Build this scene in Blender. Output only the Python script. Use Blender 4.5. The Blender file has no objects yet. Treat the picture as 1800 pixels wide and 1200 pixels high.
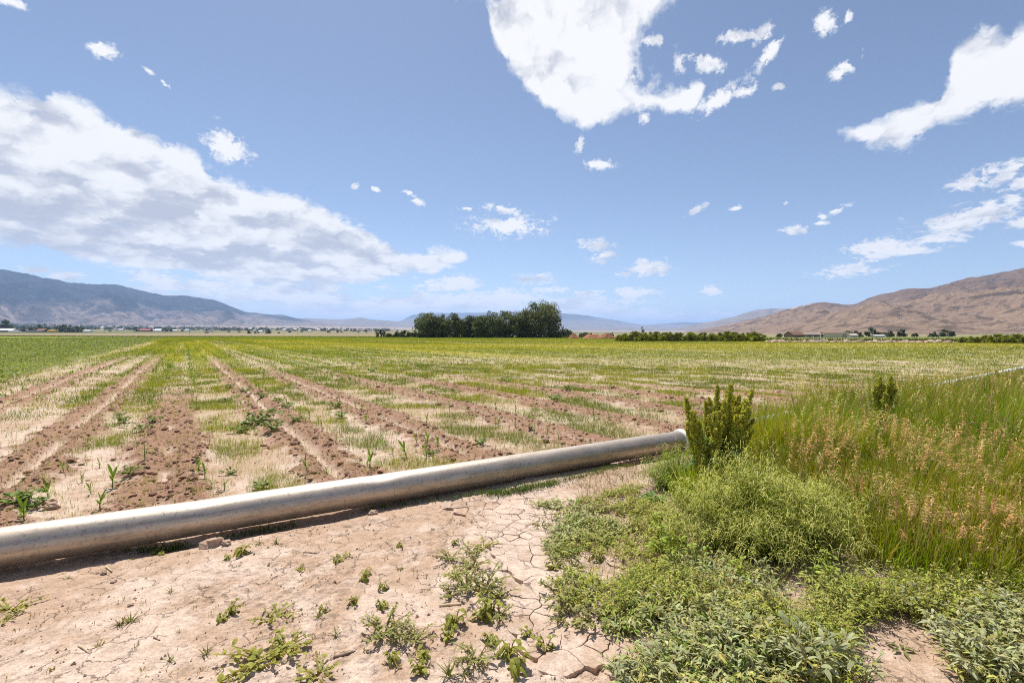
import bpy, math, random
import numpy as np

# =====================================================================
# camera, sky, sun, exposure
# =====================================================================
scene = bpy.context.scene
col = scene.collection
random.seed(11)
rng = np.random.default_rng(11)
R = math.radians

CAMH, FPX, HY = 1.6, 850.0, 588.0          # eye height; focal length and horizon row measured on the 1800 px photograph

cam_d = bpy.data.cameras.new('camera')
cam_d.lens = 17.0
cam_d.sensor_width = 36.0
cam_d.shift_y = -12.0 / 1800.0
cam_d.clip_start = 0.05
cam_d.clip_end = 80000.0
cam = bpy.data.objects.new('camera', cam_d)
cam.location = (0, 0, CAMH)
cam.rotation_euler = (R(90), 0, 0)
col.objects.link(cam)
scene.camera = cam

SUN_EL, SUN_AZ = 64.0, -24.0               # degrees; azimuth from +Y, negative to the left
sun_dir = (math.sin(R(SUN_AZ)) * math.cos(R(SUN_EL)), math.cos(R(SUN_AZ)) * math.cos(R(SUN_EL)), math.sin(R(SUN_EL)))
sun_d = bpy.data.lights.new('sun', 'SUN')
sun_d.energy = 5.0
sun_d.angle = R(0.53)
sun_d.color = (1.0, 0.955, 0.89)
sun = bpy.data.objects.new('sun', sun_d)
from mathutils import Vector
sun.rotation_euler = Vector(sun_dir).to_track_quat('Z', 'Y').to_euler()
col.objects.link(sun)

vs = scene.view_settings
scene.display_settings.display_device = 'sRGB'
vs.view_transform = 'Standard'
vs.look = 'None'
vs.exposure = 0.36
vs.gamma = 1.0
vs.use_curve_mapping = False
scene.cycles.use_denoising = False
scene.cycles.filter_width = 1.05
scene.cycles.max_bounces = 6
scene.cycles.diffuse_bounces = 3
scene.cycles.glossy_bounces = 2
scene.cycles.transmission_bounces = 3
scene.cycles.transparent_max_bounces = 6
scene.cycles.volume_bounces = 1
scene.cycles.use_adaptive_sampling = True
scene.cycles.adaptive_threshold = 0.006
scene.cycles.sample_clamp_indirect = 4.0


class Nodes:
    """small helper for writing node trees"""
    def __init__(self, tree):
        self.t = tree
        tree.nodes.clear()

    def new(self, kind, **kw):
        n = self.t.nodes.new(kind)
        for k, v in kw.items():
            setattr(n, k, v)
        return n

    def put(self, sock, v):
        if v is None:
            return
        if isinstance(v, bpy.types.NodeSocket):
            self.t.links.new(v, sock)
        else:
            try:
                sock.default_value = v
            except Exception:
                sock.default_value = tuple(v) + (1.0,)

    def math(self, op, a, b=None, c=None, clamp=False):
        n = self.new('ShaderNodeMath', operation=op, use_clamp=clamp)
        for i, v in enumerate((a, b, c)):
            self.put(n.inputs[i], v)
        return n.outputs[0]

    def vmath(self, op, a, b=None, scale=None):
        n = self.new('ShaderNodeVectorMath', operation=op)
        self.put(n.inputs[0], a)
        self.put(n.inputs[1], b)
        if scale is not None:
            self.put(n.inputs['Scale'], scale)
        return n.outputs['Value'] if op in ('LENGTH', 'DOT_PRODUCT', 'DISTANCE') else n.outputs['Vector']

    def xyz(self, x=0.0, y=0.0, z=0.0):
        n = self.new('ShaderNodeCombineXYZ')
        for i, v in enumerate((x, y, z)):
            self.put(n.inputs[i], v)
        return n.outputs[0]

    def sep(self, v):
        n = self.new('ShaderNodeSeparateXYZ')
        self.put(n.inputs[0], v)
        return n.outputs

    def range(self, v, a, b, c=0.0, d=1.0, kind='SMOOTHSTEP'):
        n = self.new('ShaderNodeMapRange', interpolation_type=kind)
        self.put(n.inputs[0], v)
        for i, q in enumerate((a, b, c, d)):
            self.put(n.inputs[i + 1], q)
        return n.outputs[0]

    def mix(self, f, a, b, blend='MIX'):
        n = self.new('ShaderNodeMix', data_type='RGBA', blend_type=blend)
        self.put(n.inputs[0], f)
        self.put(n.inputs[6], a)
        self.put(n.inputs[7], b)
        return n.outputs[2]

    def noise(self, vec, scale=1.0, detail=4.0, rough=0.55, dist=0.0, lac=2.0):
        n = self.new('ShaderNodeTexNoise')
        self.put(n.inputs['Vector'], vec)
        n.inputs['Scale'].default_value = scale
        n.inputs['Detail'].default_value = detail
        n.inputs['Roughness'].default_value = rough
        n.inputs['Distortion'].default_value = dist
        n.inputs['Lacunarity'].default_value = lac
        return n.outputs[0]

    def voronoi(self, vec, scale=1.0, feature='F1', smooth=0.0, detail=0.0, rough=0.5, rand=1.0):
        n = self.new('ShaderNodeTexVoronoi', feature=feature)
        self.put(n.inputs['Vector'], vec)
        n.inputs['Scale'].default_value = scale
        n.inputs['Detail'].default_value = detail
        n.inputs['Roughness'].default_value = rough
        n.inputs['Randomness'].default_value = rand
        if feature == 'SMOOTH_F1':
            n.inputs['Smoothness'].default_value = smooth
        return n.outputs['Distance']

    def curve(self, v, pts, handle='AUTO'):
        n = self.new('ShaderNodeFloatCurve')
        self.put(n.inputs['Value'], v)
        c = n.mapping.curves[0]
        while len(c.points) > 2:
            c.points.remove(c.points[1])
        c.points[0].location = pts[0]
        c.points[1].location = pts[-1]
        for p in pts[1:-1]:
            c.points.new(*p)
        for p in c.points:
            p.handle_type = handle
        n.mapping.extend = 'HORIZONTAL'
        n.mapping.update()
        return n.outputs[0]


# ---------------------------------------------------------------------
# the sky: physical blue sky with clouds laid out by compass bearing and elevation
# ---------------------------------------------------------------------
SKY_STRENGTH = 0.104


def azel(px, py):
    return (math.degrees(math.atan((px - 900) / FPX)),
            math.degrees(math.atan((HY - py) / math.hypot(FPX, px - 900))))


def build_world():
    w = bpy.data.worlds.new('World')
    scene.world = w
    w.use_nodes = True
    N = Nodes(w.node_tree)
    out = N.new('ShaderNodeOutputWorld')
    bg = N.new('ShaderNodeBackground')
    bg.inputs['Strength'].default_value = SKY_STRENGTH
    sky = N.new('ShaderNodeTexSky', sky_type='NISHITA')
    sky.sun_disc = False
    sky.sun_elevation = R(SUN_EL)
    sky.sun_rotation = R(SUN_AZ)
    sky.altitude = 1600.0
    sky.air_density = 0.9
    sky.dust_density = 1.3
    sky.ozone_density = 1.0
    w.cycles.sampling_method = 'NONE'      # the sky is broad and even: light from it is found by the bounced rays alone
    d = N.new('ShaderNodeTexCoord').outputs['Generated']
    x, y, z = N.sep(d)
    az = N.math('MULTIPLY', N.math('ARCTAN2', x, y), 57.29578)
    el = N.math('MULTIPLY', N.math('ARCSINE', z), 57.29578)
    # texture coordinates: flatter towards the horizon, as a cloud deck in perspective
    cy = N.math('MULTIPLY', N.math('LOGARITHM', N.math('ADD', N.math('MAXIMUM', el, 0.0), 8.0), math.e), 38.0)
    P = N.xyz(az, cy, 0.0)
    Pup = N.xyz(N.math('ADD', az, -0.4), N.math('ADD', cy, 1.7), 0.0)

    def n2(vec, scale, detail, rough, dist=0.0):
        n = N.new('ShaderNodeTexNoise', noise_dimensions='2D')
        N.put(n.inputs['Vector'], vec)
        n.inputs['Scale'].default_value = scale
        n.inputs['Detail'].default_value = detail
        n.inputs['Roughness'].default_value = rough
        n.inputs['Distortion'].default_value = dist
        return n.outputs[0]

    def puffs(vec, scale, detail):
        n = N.new('ShaderNodeTexVoronoi', voronoi_dimensions='2D', feature='F1')
        N.put(n.inputs['Vector'], vec)
        n.inputs['Scale'].default_value = scale
        n.inputs['Detail'].default_value = detail
        n.inputs['Roughness'].default_value = 0.55
        return n.outputs['Distance']

    fine = n2(P, 0.55, 6.0, 0.62, 0.3)
    warp = N.vmath('ADD', P, N.vmath('SCALE', N.xyz(fine, n2(N.vmath('ADD', P, (31.0, 7.0, 0.0)), 0.4, 3.0, 0.6), 0.0), scale=2.6))

    def billow(vec):
        return N.math('ADD', n2(vec, 0.13, 5.0, 0.56),
                      N.math('MULTIPLY', N.math('SUBTRACT', 0.45, puffs(vec, 0.28, 2.0)), 0.38))

    n0 = billow(warp)
    fine2 = n2(N.vmath('ADD', P, (11.0, 3.0, 0.0)), 1.5, 5.0, 0.62, 0.4)
    low0 = n2(warp, 0.16, 2.6, 0.5)
    low1 = n2(N.vmath('ADD', warp, (-0.5, 2.2, 0.0)), 0.16, 2.6, 0.5)

    # --- big clouds: upper and lower edge as a function of bearing -------------
    A0, A1, EMAX = -70.0, 70.0, 60.0
    ua = N.math('DIVIDE', N.math('SUBTRACT', az, A0), A1 - A0)

    def edge(pts, extra_lo=None, extra_hi=None):
        q = []
        for p in pts:
            a, e = azel(*p)
            q.append(((a - A0) / (A1 - A0), e / EMAX))
        q.sort()
        if extra_lo is not None:
            q.insert(0, (0.0, extra_lo / EMAX))
        if extra_hi is not None:
            q.append((1.0, extra_hi / EMAX))
        return N.math('MULTIPLY', N.curve(ua, q), EMAX)

    def band(top, bot):
        return N.math('MINIMUM', N.math('SUBTRACT', top, el), N.math('SUBTRACT', el, bot))

    # bank at the left
    topL = edge([(-150, 95), (0, 142), (70, 150), (140, 166), (200, 205), (250, 212), (310, 245), (345, 262), (372, 300), (450, 322),
                 (520, 332), (575, 352), (612, 382), (640, 392), (690, 424), (735, 434), (772, 430), (806, 436), (824, 458), (850, 500)],
                extra_lo=36, extra_hi=1)
    botL = edge([(-150, 425), (0, 440), (110, 456), (220, 476), (330, 492), (420, 508), (520, 512), (610, 506), (690, 496), (760, 486),
                 (806, 466), (824, 452), (850, 440)], extra_lo=9, extra_hi=14)
    mL = band(topL, botL)
    # cloud overhead, top centre
    topT = edge([(700, -60), (800, -40), (838, -8), (1000, -220), (1150, -200), (1210, -10), (1240, 150)], extra_lo=5, extra_hi=2)
    botT = edge([(800, 0), (838, 2), (862, 60), (898, 130), (940, 178), (990, 212), (1030, 224), (1100, 206), (1150, 196), (1195, 205),
                 (1228, 186), (1240, 150)], extra_lo=38, extra_hi=38)
    mT = band(topT, botT)
    # notch of blue on its right side
    ax1, ex1 = azel(1225, 62)
    mp = N.new('ShaderNodeMapping', vector_type='TEXTURE')
    AE = N.xyz(az, el, 0.0)
    N.put(mp.inputs['Vector'], AE)
    mp.inputs['Location'].default_value = (ax1, ex1, 0)
    mp.inputs['Rotation'].default_value = (0, 0, R(20))
    mp.inputs['Scale'].default_value = (6.0, 3.6, 1)
    notch = N.math('MULTIPLY', N.math('SUBTRACT', N.vmath('LENGTH', mp.outputs[0]), 1.0), 3.0)
    mT = N.math('MINIMUM', mT, notch)
    # streak at the right
    topR = edge([(1450, 250), (1465, 228), (1530, 205), (1600, 178), (1650, 158), (1668, 120), (1690, 62), (1730, 42), (1780, 48), (1800, 30), (1900, 10)],
                extra_lo=3, extra_hi=33)
    botR = edge([(1450, 200), (1465, 232), (1500, 250), (1540, 264), (1580, 262), (1620, 240), (1680, 212), (1740, 200), (1800, 196), (1900, 200)],
                extra_lo=24, extra_hi=18)
    mR = band(topR, botR)
    big = N.math('MAXIMUM', N.math('MAXIMUM', mL, mT), mR)
    m_big = N.math('MINIMUM', N.math('MULTIPLY', N.math('ADD', big, 0.25), 0.5), 1.0)

    # --- smaller clouds: (px, py, rx, ry in px of the photograph, tilt) -----------
    small = [
        (178, 88, 26, 12, 0), (395, 256, 36, 24, -30), (288, 146, 14, 6, -30), (262, 126, 16, 6, -20),
        (884, 398, 68, 18, 2), (882, 367, 32, 9, -8), (1050, 430, 32, 13, 0), (1066, 448, 28, 9, 8), (1058, 460, 16, 6, 0),
        (1142, 473, 44, 14, 6), (1100, 482, 16, 6, 0), (1130, 463, 14, 8, 0), (936, 490, 40, 11, 4), (790, 503, 72, 14, 6), (800, 494, 40, 12, 0),
        (965, 511, 34, 9, 0), (1030, 517, 34, 6, 0), (1116, 516, 44, 9, 4), (1100, 513, 20, 9, 0), (1250, 510, 18, 9, 0), (1258, 551, 34, 6, 0),
        (730, 515, 40, 9, 5), (880, 524, 110, 14, 2), (670, 505, 18, 8, 0), (1490, 477, 62, 11, 2), (1500, 471, 30, 10, 0),
        (1545, 436, 74, 20, 6), (1580, 441, 60, 10, 0), (1640, 420, 72, 11, 4), (1690, 386, 108, 25, 4), (1740, 376, 60, 24, 0), (1800, 392, 60, 14, 0),
        (1715, 316, 68, 17, 16), (1770, 306, 60, 20, 24), (1800, 320, 50, 12, 10), (1400, 405, 24, 9, 0), (1446, 380, 9, 6, 0), (1472, 370, 22, 6, 18),
        (1444, 392, 16, 5, 4), (1381, 357, 6, 3, 0), (1222, 370, 24, 7, 22), (1294, 366, 9, 5, 0), (1481, 124, 27, 13, 30), (1446, 40, 24, 22, -20),
        (1493, 29, 9, 10, 0), (1310, 63, 46, 12, -6), (1340, 58, 22, 16, 20), (1354, 92, 28, 14, 45), (1368, 153, 12, 6, 0), (1268, 174, 46, 18, 20),
        (1300, 162, 26, 12, 0), (1240, 112, 34, 15, -25), (1195, 108, 12, 22, 10), (1150, 72, 24, 14, 0), (1055, 289, 24, 8, -6), (1018, 255, 8, 14, -30),
        (1133, 208, 10, 12, 0), (623, 327, 7, 6, 0), (661, 333, 9, 5, -20), (720, 340, 14, 6, -20), (735, 355, 12, 7, -10), (820, 366, 12, 4, 0),
        (1668, 410, 30, 12, 0), (1780, 350, 16, 8, 10), (1800, 428, 20, 6, 0), (20, 4, 26, 8, 0), (60, 474, 30, 9, 0), (110, 486, 42, 10, -8), (128, 482, 22, 5, 0),
        # low clouds along the horizon
        (290, 500, 70, 30, -6), (370, 506, 90, 24, 0), (450, 520, 130, 24, 0), (560, 530, 160, 22, 0), (660, 538, 170, 18, 0), (480, 510, 70, 16, 0),
        (560, 508, 60, 12, 0), (720, 530, 110, 16, 2), (850, 534, 170, 22, 0), (1000, 536, 110, 22, 0), (1070, 548, 80, 15, -6), (1130, 554, 60, 12, 0),
        (1190, 558, 80, 10, 0), (900, 522, 80, 16, 0), (560, 546, 220, 14, 0), (200, 512, 60, 10, 0),
    ]
    ml = None
    for (px, py, rx, ry, rot) in small:
        a, e = azel(px, py)
        a2, _ = azel(px + rx, py)
        _, e2 = azel(px, py - ry)
        mp = N.new('ShaderNodeMapping', vector_type='TEXTURE')
        # the running minimum rides along in z (scaled away) so that the clouds are evaluated one after another
        N.put(mp.inputs['Vector'], AE if ml is None else N.xyz(az, el, ml))
        mp.inputs['Location'].default_value = (a, e, 0)
        mp.inputs['Rotation'].default_value = (0, 0, R(rot))
        mp.inputs['Scale'].default_value = (max(a2 - a, 0.2) * 1.25, max(e2 - e, 0.15) * 1.25, 1e6)
        ln = N.vmath('LENGTH', mp.outputs[0])
        ml = ln if ml is None else N.math('MINIMUM', ml, ln)
    m_small = N.math('MULTIPLY', N.math('SUBTRACT', 1.0, ml), 0.9)
    zz = N.math('ADD', N.math('MAXIMUM', z, 0.0), 0.12)
    deck = N.xyz(N.math('DIVIDE', x, zz), N.math('DIVIDE', y, zz), 0.0)
    gen = N.math('MULTIPLY', N.math('SUBTRACT', n2(deck, 0.9, 3.0, 0.5), 0.55), 5.0)

    amp = N.math('MULTIPLY', N.math('SUBTRACT', n0, 0.52), 2.4)
    amp_f = N.math('SUBTRACT', fine, 0.5)
    dens_big = N.math('ADD', m_big, N.math('ADD', N.math('MULTIPLY', amp, 0.5), N.math('ADD', N.math('MULTIPLY', amp_f, 1.2), N.math('MULTIPLY', N.math('SUBTRACT', fine2, 0.5), 0.35))))
    dens_small = N.math('ADD', m_small, N.math('ADD', N.math('ADD', N.math('MULTIPLY', amp, 0.35), N.math('MULTIPLY', N.math('SUBTRACT', fine2, 0.5), 1.3)), N.math('MULTIPLY', amp_f, 2.0)))
    dens = N.math('MAXIMUM', dens_big, dens_small)
    soft = N.range(fine, 0.3, 0.7, 0.34, 0.88)

    hs = N.new('ShaderNodeHueSaturation')
    hs.inputs['Saturation'].default_value = 0.93
    N.put(hs.inputs['Color'], sky.outputs[0])
    blue = hs.outputs[0]

    bulge = N.math('MULTIPLY', N.math('SUBTRACT', n0, 0.47), 1.9)

    def cloud_over(dens, rel, bands):
        alpha = N.range(dens, -0.04, N.math('SUBTRACT', soft, 0.04))
        alpha = N.math('MULTIPLY', alpha, N.range(el, 0.2, 1.2))
        thick = N.range(dens, 0.2, 1.1)
        shade = N.math('ADD', N.math('ADD', N.math('MULTIPLY', rel, 1.7), bulge), N.math('MULTIPLY', N.math('SUBTRACT', bands, 0.5), 1.1))
        shade = N.math('SUBTRACT', shade, N.math('MULTIPLY', thick, 0.20))
        # clouds seen from below, high up, are thin and let the light through
        shade = N.math('ADD', shade, N.range(el, 18.0, 30.0, 0.0, 0.02))
        shade = N.math('ADD', shade, N.range(N.math('SUBTRACT', topL, el), 0.5, 9.0, 0.28, -0.10))      # bright crests of the bank, greyer body below
        lit = N.range(shade, -0.80, 0.10)
        cw = 0.775 / SKY_STRENGTH
        ccol = N.mix(lit, (0.43 / SKY_STRENGTH, 0.45 / SKY_STRENGTH, 0.52 / SKY_STRENGTH, 1), (cw, cw, cw * 1.005, 1))
        # near the horizon clouds are seen through more air
        ccol = N.mix(N.range(el, 0.0, 9.0, 0.6, 0.0), ccol, (0.86 / SKY_STRENGTH, 0.86 / SKY_STRENGTH, 0.87 / SKY_STRENGTH, 1))
        alpha = N.math('MULTIPLY', alpha, N.range(el, 0.5, 8.0, 1.0, 1.0))
        return N.mix(alpha, blue, ccol)

    bands = n2(N.xyz(N.math('MULTIPLY', az, 0.055), N.math('MULTIPLY', el, 0.22), 0.0), 1.0, 4.0, 0.6, 0.5)
    # relief: sunlit upper sides, greyer hollows and undersides
    colr = cloud_over(dens, N.math('SUBTRACT', low0, low1), bands)
    # the part of the sky with the clouds one can tell apart, and the rest with scattered clouds of the same kind
    bg2 = N.new('ShaderNodeBackground')
    bg2.inputs['Strength'].default_value = SKY_STRENGTH
    genc = N.mix(N.range(gen, 0.0, 0.5), blue, (0.76 / SKY_STRENGTH, 0.77 / SKY_STRENGTH, 0.79 / SKY_STRENGTH, 1))
    N.put(bg2.inputs['Color'], genc)
    inside = N.math('MULTIPLY', N.math('LESS_THAN', N.math('ABSOLUTE', az), 66.0),
                    N.math('MULTIPLY', N.math('LESS_THAN', el, 42.0), N.math('GREATER_THAN', el, 0.0)))
    mixs = N.new('ShaderNodeMixShader')
    N.put(mixs.inputs[0], inside)
    N.put(bg.inputs['Color'], colr)
    w.node_tree.links.new(bg2.outputs[0], mixs.inputs[1])
    w.node_tree.links.new(bg.outputs[0], mixs.inputs[2])
    w.node_tree.links.new(mixs.outputs[0], out.inputs['Surface'])


build_world()

# =====================================================================
# helpers: naming, noise, mesh building
# =====================================================================
def at(px, py, z=0.0):
    """ground point seen at a pixel of the photograph"""
    d = (CAMH - z) * FPX / (py - HY)
    return ((px - 900) / FPX * d, d)


def away(px, d):
    return ((px - 900) / FPX * d, d)


def tag(o, label=None, cat=None, group=None, kind=None):
    if label:
        o['label'] = label
    if cat:
        o['category'] = cat
    if group:
        o['group'] = group
    if kind:
        o['kind'] = kind
    return o


def empty(name, loc, rz=0.0):
    o = bpy.data.objects.new(name, None)
    o.location = loc
    o.rotation_euler = (0, 0, rz)
    o.empty_display_size = 0.1
    col.objects.link(o)
    return o


def _hash(a, b, seed):
    n = (a * 374761393 + b * 668265263 + seed * 974634777) & 0xffffffff
    n = ((n ^ (n >> 13)) * 1274126177) & 0xffffffff
    return ((n ^ (n >> 16)) & 0xffffff) / float(0xffffff)


def vnoise(x, y, seed=0):
    x = np.asarray(x, float)
    y = np.asarray(y, float)
    xi = np.floor(x).astype(np.int64)
    yi = np.floor(y).astype(np.int64)
    fx = x - xi
    fy = y - yi
    sx = fx * fx * fx * (fx * (fx * 6 - 15) + 10)
    sy = fy * fy * fy * (fy * (fy * 6 - 15) + 10)
    a = _hash(xi, yi, seed)
    b = _hash(xi + 1, yi, seed)
    c = _hash(xi, yi + 1, seed)
    e = _hash(xi + 1, yi + 1, seed)
    return (a + (b - a) * sx) * (1 - sy) + (c + (e - c) * sx) * sy


def fbm(x, y, seed=0, octs=4, rough=0.5):
    """0..1, mean 0.5"""
    s, a, t = 0.0, 1.0, 0.0
    c, q = math.cos(0.6), math.sin(0.6)
    for i in range(octs):
        s = s + a * vnoise(x, y, seed + i * 17)
        t += a
        a *= rough
        x, y = (x * c - y * q) * 2.03 + 5.1, (x * q + y * c) * 2.03 + 1.7
    return s / t


def voronoi_edge(x, y, seed=0):
    """F2 - F1 in cell units"""
    xi = np.floor(x).astype(np.int64)
    yi = np.floor(y).astype(np.int64)
    f1 = np.full(x.shape, 9.0)
    f2 = np.full(x.shape, 9.0)
    for i in (-1, 0, 1):
        for j in (-1, 0, 1):
            cx = xi + i + _hash(xi + i, yi + j, seed)
            cy = yi + j + _hash(xi + i, yi + j, seed + 5)
            d = np.hypot(x - cx, y - cy)
            f2 = np.minimum(f2, np.maximum(f1, d))
            f1 = np.minimum(f1, d)
    return f2 - f1


def sstep(x, a, b):
    t = np.clip((x - a) / (b - a), 0, 1)
    return t * t * (3 - 2 * t)


def in_poly(x, y, poly):
    inside = np.zeros(np.shape(x), bool)
    n = len(poly)
    for i in range(n):
        x1, y1 = poly[i]
        x2, y2 = poly[(i + 1) % n]
        c = ((y1 > y) != (y2 > y)) & (x < (x2 - x1) * (y - y1) / (y2 - y1 + 1e-12) + x1)
        inside ^= c
    return inside


def lin(a, b, t):
    return a + (b - a) * t


class Batch:
    """collects vertices, faces and a colour per vertex into ONE mesh"""
    def __init__(self):
        self.V, self.C, self.L, self.S = [], [], [], []
        self.n = 0

    def add(self, v, faces, c):
        """v (n,3); faces: list of int arrays (m,k); c (n,3) or (3,)"""
        v = np.asarray(v, np.float32).reshape(-1, 3)
        c = np.asarray(c, np.float32)
        if c.ndim == 1:
            c = np.tile(c, (len(v), 1))
        self.V.append(v)
        self.C.append(c)
        for f in faces:
            f = np.asarray(f, np.int64)
            if len(f) == 0:
                continue
            self.L.append((f + self.n).ravel())
            self.S.append(np.full(len(f), f.shape[1], np.int64))
        self.n += len(v)

    def mesh(self, name, smooth=False):
        V = np.concatenate(self.V)
        C = np.concatenate(self.C)
        L = np.concatenate(self.L)
        S = np.concatenate(self.S)
        me = bpy.data.meshes.new(name)
        me.vertices.add(len(V))
        me.vertices.foreach_set('co', V.ravel())
        me.loops.add(len(L))
        me.loops.foreach_set('vertex_index', L.astype(np.int32))
        me.polygons.add(len(S))
        st = np.concatenate([[0], np.cumsum(S)[:-1]]).astype(np.int32)
        me.polygons.foreach_set('loop_start', st)
        me.polygons.foreach_set('loop_total', S.astype(np.int32))
        me.polygons.foreach_set('use_smooth', np.full(len(S), smooth))
        ca = me.color_attributes.new('Col', 'FLOAT_COLOR', 'POINT')
        ca.data.foreach_set('color', np.concatenate([C, np.ones((len(C), 1), np.float32)], 1).astype(np.float32).ravel())
        me.update(calc_edges=True)
        return me

    def build(self, name, mat, parent=None, smooth=False, loc=(0, 0, 0)):
        me = self.mesh(name, smooth)
        me.materials.append(mat)
        o = bpy.data.objects.new(name, me)
        o.location = loc
        if parent is not None:
            o.parent = parent
        col.objects.link(o)
        return o


def norm(v):
    return v / np.maximum(np.linalg.norm(v, axis=-1, keepdims=True), 1e-9)


def ribbons(B, base, direc, length, width, droop, c0, c1, segs=2, prof='grass', roll=None, cup=0.0):
    """n tapering leaves or blades.  base, direc (n,3); length, width, droop (n,); c0, c1 (n,3) root and tip colour"""
    base = np.asarray(base, float)
    n = len(base)
    if n == 0:
        return
    direc = norm(np.asarray(direc, float))
    length = np.broadcast_to(length, (n,)).astype(float)
    width = np.broadcast_to(width, (n,)).astype(float)
    droop = np.broadcast_to(droop, (n,)).astype(float)
    c0 = np.broadcast_to(c0, (n, 3))
    c1 = np.broadcast_to(c1, (n, 3))
    ref = np.zeros((n, 3))
    ref[:, 2] = 1
    flat = np.abs(direc[:, 2]) > 0.9
    ang = rng.uniform(0, 2 * np.pi, n)
    ref[flat] = np.stack([np.cos(ang[flat]), np.sin(ang[flat]), 0 * ang[flat]], 1)
    side = norm(np.cross(direc, ref))
    up = np.cross(side, direc)
    if roll is None:
        roll = rng.uniform(-0.5, 0.5, n)
    side = side * np.cos(roll)[:, None] + up * np.sin(roll)[:, None]
    verts, cols = [], []
    for i in range(segs + 1):
        t = i / segs
        p = base + (direc * t) * length[:, None]
        p[:, 2] -= droop * length * t * t
        if prof == 'grass':
            w = width * (1 - t ** 1.6) * (0.75 + 0.5 * math.sin(math.pi * min(t * 1.3, 1)))
        elif prof == 'leaf':
            w = width * (0.12 + math.sin(math.pi * (t ** 0.8)) * 0.95)
        elif prof == 'stem':
            w = width * (1 - 0.6 * t)
        else:
            w = width * (1.0 - 0.15 * t)
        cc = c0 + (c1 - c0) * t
        if i == segs and prof in ('grass', 'leaf'):
            verts.append(p[:, None, :])
            cols.append(cc[:, None, :])
        else:
            verts.append(np.stack([p - side * w[:, None] * 0.5, p + side * w[:, None] * 0.5], 1))
            cols.append(np.stack([cc, cc], 1))
    V = np.concatenate(verts, 1)
    C = np.concatenate(cols, 1)
    k = V.shape[1]
    off = (np.arange(n) * k)[:, None]
    quads, tris = [], []
    for i in range(segs):
        a = i * 2
        if i == segs - 1 and prof in ('grass', 'leaf'):
            tris.append(off + np.array([[a, a + 1, a + 2]]))
        else:
            quads.append(off + np.array([[a, a + 1, a + 3, a + 2]]))
    faces = []
    if quads:
        faces.append(np.concatenate(quads))
    if tris:
        faces.append(np.concatenate(tris))
    B.add(V.reshape(-1, 3), faces, C.reshape(-1, 3))


def tube(B, pts, radii, c, sides=6, cap=True):
    """tapered tube through pts"""
    pts = np.asarray(pts, float)
    n = len(pts)
    tan = norm(np.gradient(pts, axis=0))
    ref = np.array([0, 0, 1.0]) if abs(tan[0, 2]) < 0.9 else np.array([1.0, 0, 0])
    V = []
    for i in range(n):
        s = norm(np.cross(tan[i], ref))
        u = np.cross(s, tan[i])
        a = np.arange(sides) / sides * 2 * np.pi
        V.append(pts[i] + radii[i] * (np.cos(a)[:, None] * s + np.sin(a)[:, None] * u))
    V = np.concatenate(V)
    f = []
    for i in range(n - 1):
        for j in range(sides):
            f.append((i * sides + j, i * sides + (j + 1) % sides, (i + 1) * sides + (j + 1) % sides, (i + 1) * sides + j))
    faces = [np.array(f)]
    if cap:
        faces.append(np.array([list(range(sides))[::-1], [(n - 1) * sides + j for j in range(sides)]]))
    B.add(V, faces, c)


def cards(B, pos, size, c, tall=1.0, normal=None):
    """n small leaf faces with random orientation"""
    n = len(pos)
    a = norm(rng.normal(size=(n, 3)))
    if normal is not None:
        a = norm(a * 0.8 + normal)
    b = norm(np.cross(a, rng.normal(size=(n, 3))))
    e = np.cross(a, b)
    s = np.broadcast_to(size, (n,))[:, None]
    V = np.stack([pos - b * s * 0.5, pos + e * s * 0.35 * tall, pos + b * s * 0.5, pos - e * s * 0.35 * tall], 1).reshape(-1, 3)
    f = (np.arange(n) * 4)[:, None] + np.array([[0, 1, 2, 3]])
    C = np.repeat(np.broadcast_to(c, (n, 3)), 4, 0)
    B.add(V, [f], C)


def boxm(B, x0, x1, y0, y1, z0, z1, c):
    v = np.array([(x, y, z) for z in (z0, z1) for y in (y0, y1) for x in (x0, x1)], float)
    f = np.array([(0, 2, 3, 1), (4, 5, 7, 6), (0, 1, 5, 4), (2, 6, 7, 3), (0, 4, 6, 2), (1, 3, 7, 5)])
    B.add(v, [f], c)


def var(n, c, s=0.18, hue=0.08):
    """n colours scattered about c"""
    c = np.asarray(c, float)
    k = 1 + rng.normal(0, s, (n, 1))
    h = 1 + rng.normal(0, hue, (n, 3))
    return np.clip(c * k * h, 0.004, 0.9)


# =====================================================================
# materials
# =====================================================================
def mat_new(name):
    m = bpy.data.materials.new(name)
    m.use_nodes = True
    return m, Nodes(m.node_tree)


def finish(N, shader):
    o = N.new('ShaderNodeOutputMaterial')
    N.t.links.new(shader, o.inputs['Surface'])


def leaf_material(name, trans=0.35, rough=0.55, vary=0.0, spec=0.25):
    m, N = mat_new(name)
    a = N.new('ShaderNodeVertexColor', layer_name='Col').outputs[0]
    if vary:
        r = N.new('ShaderNodeObjectInfo').outputs['Random']
        a = N.mix(1.0, a, N.mix(r, (1 - vary, 1 - vary, 1 - vary, 1), (1 + vary, 1 + vary * 0.7, 1 + vary, 1)), 'MULTIPLY')
    p = N.new('ShaderNodeBsdfPrincipled')
    N.put(p.inputs['Base Color'], a)
    p.inputs['Roughness'].default_value = rough
    p.inputs['Specular IOR Level'].default_value = spec
    t = N.new('ShaderNodeBsdfTranslucent')
    N.put(t.inputs['Color'], N.mix(1.0, a, (1.25, 1.2, 0.7, 1), 'MULTIPLY'))
    mx = N.new('ShaderNodeMixShader')
    mx.inputs[0].default_value = trans
    N.t.links.new(p.outputs[0], mx.inputs[1])
    N.t.links.new(t.outputs[0], mx.inputs[2])
    finish(N, mx.outputs[0])
    return m


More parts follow.
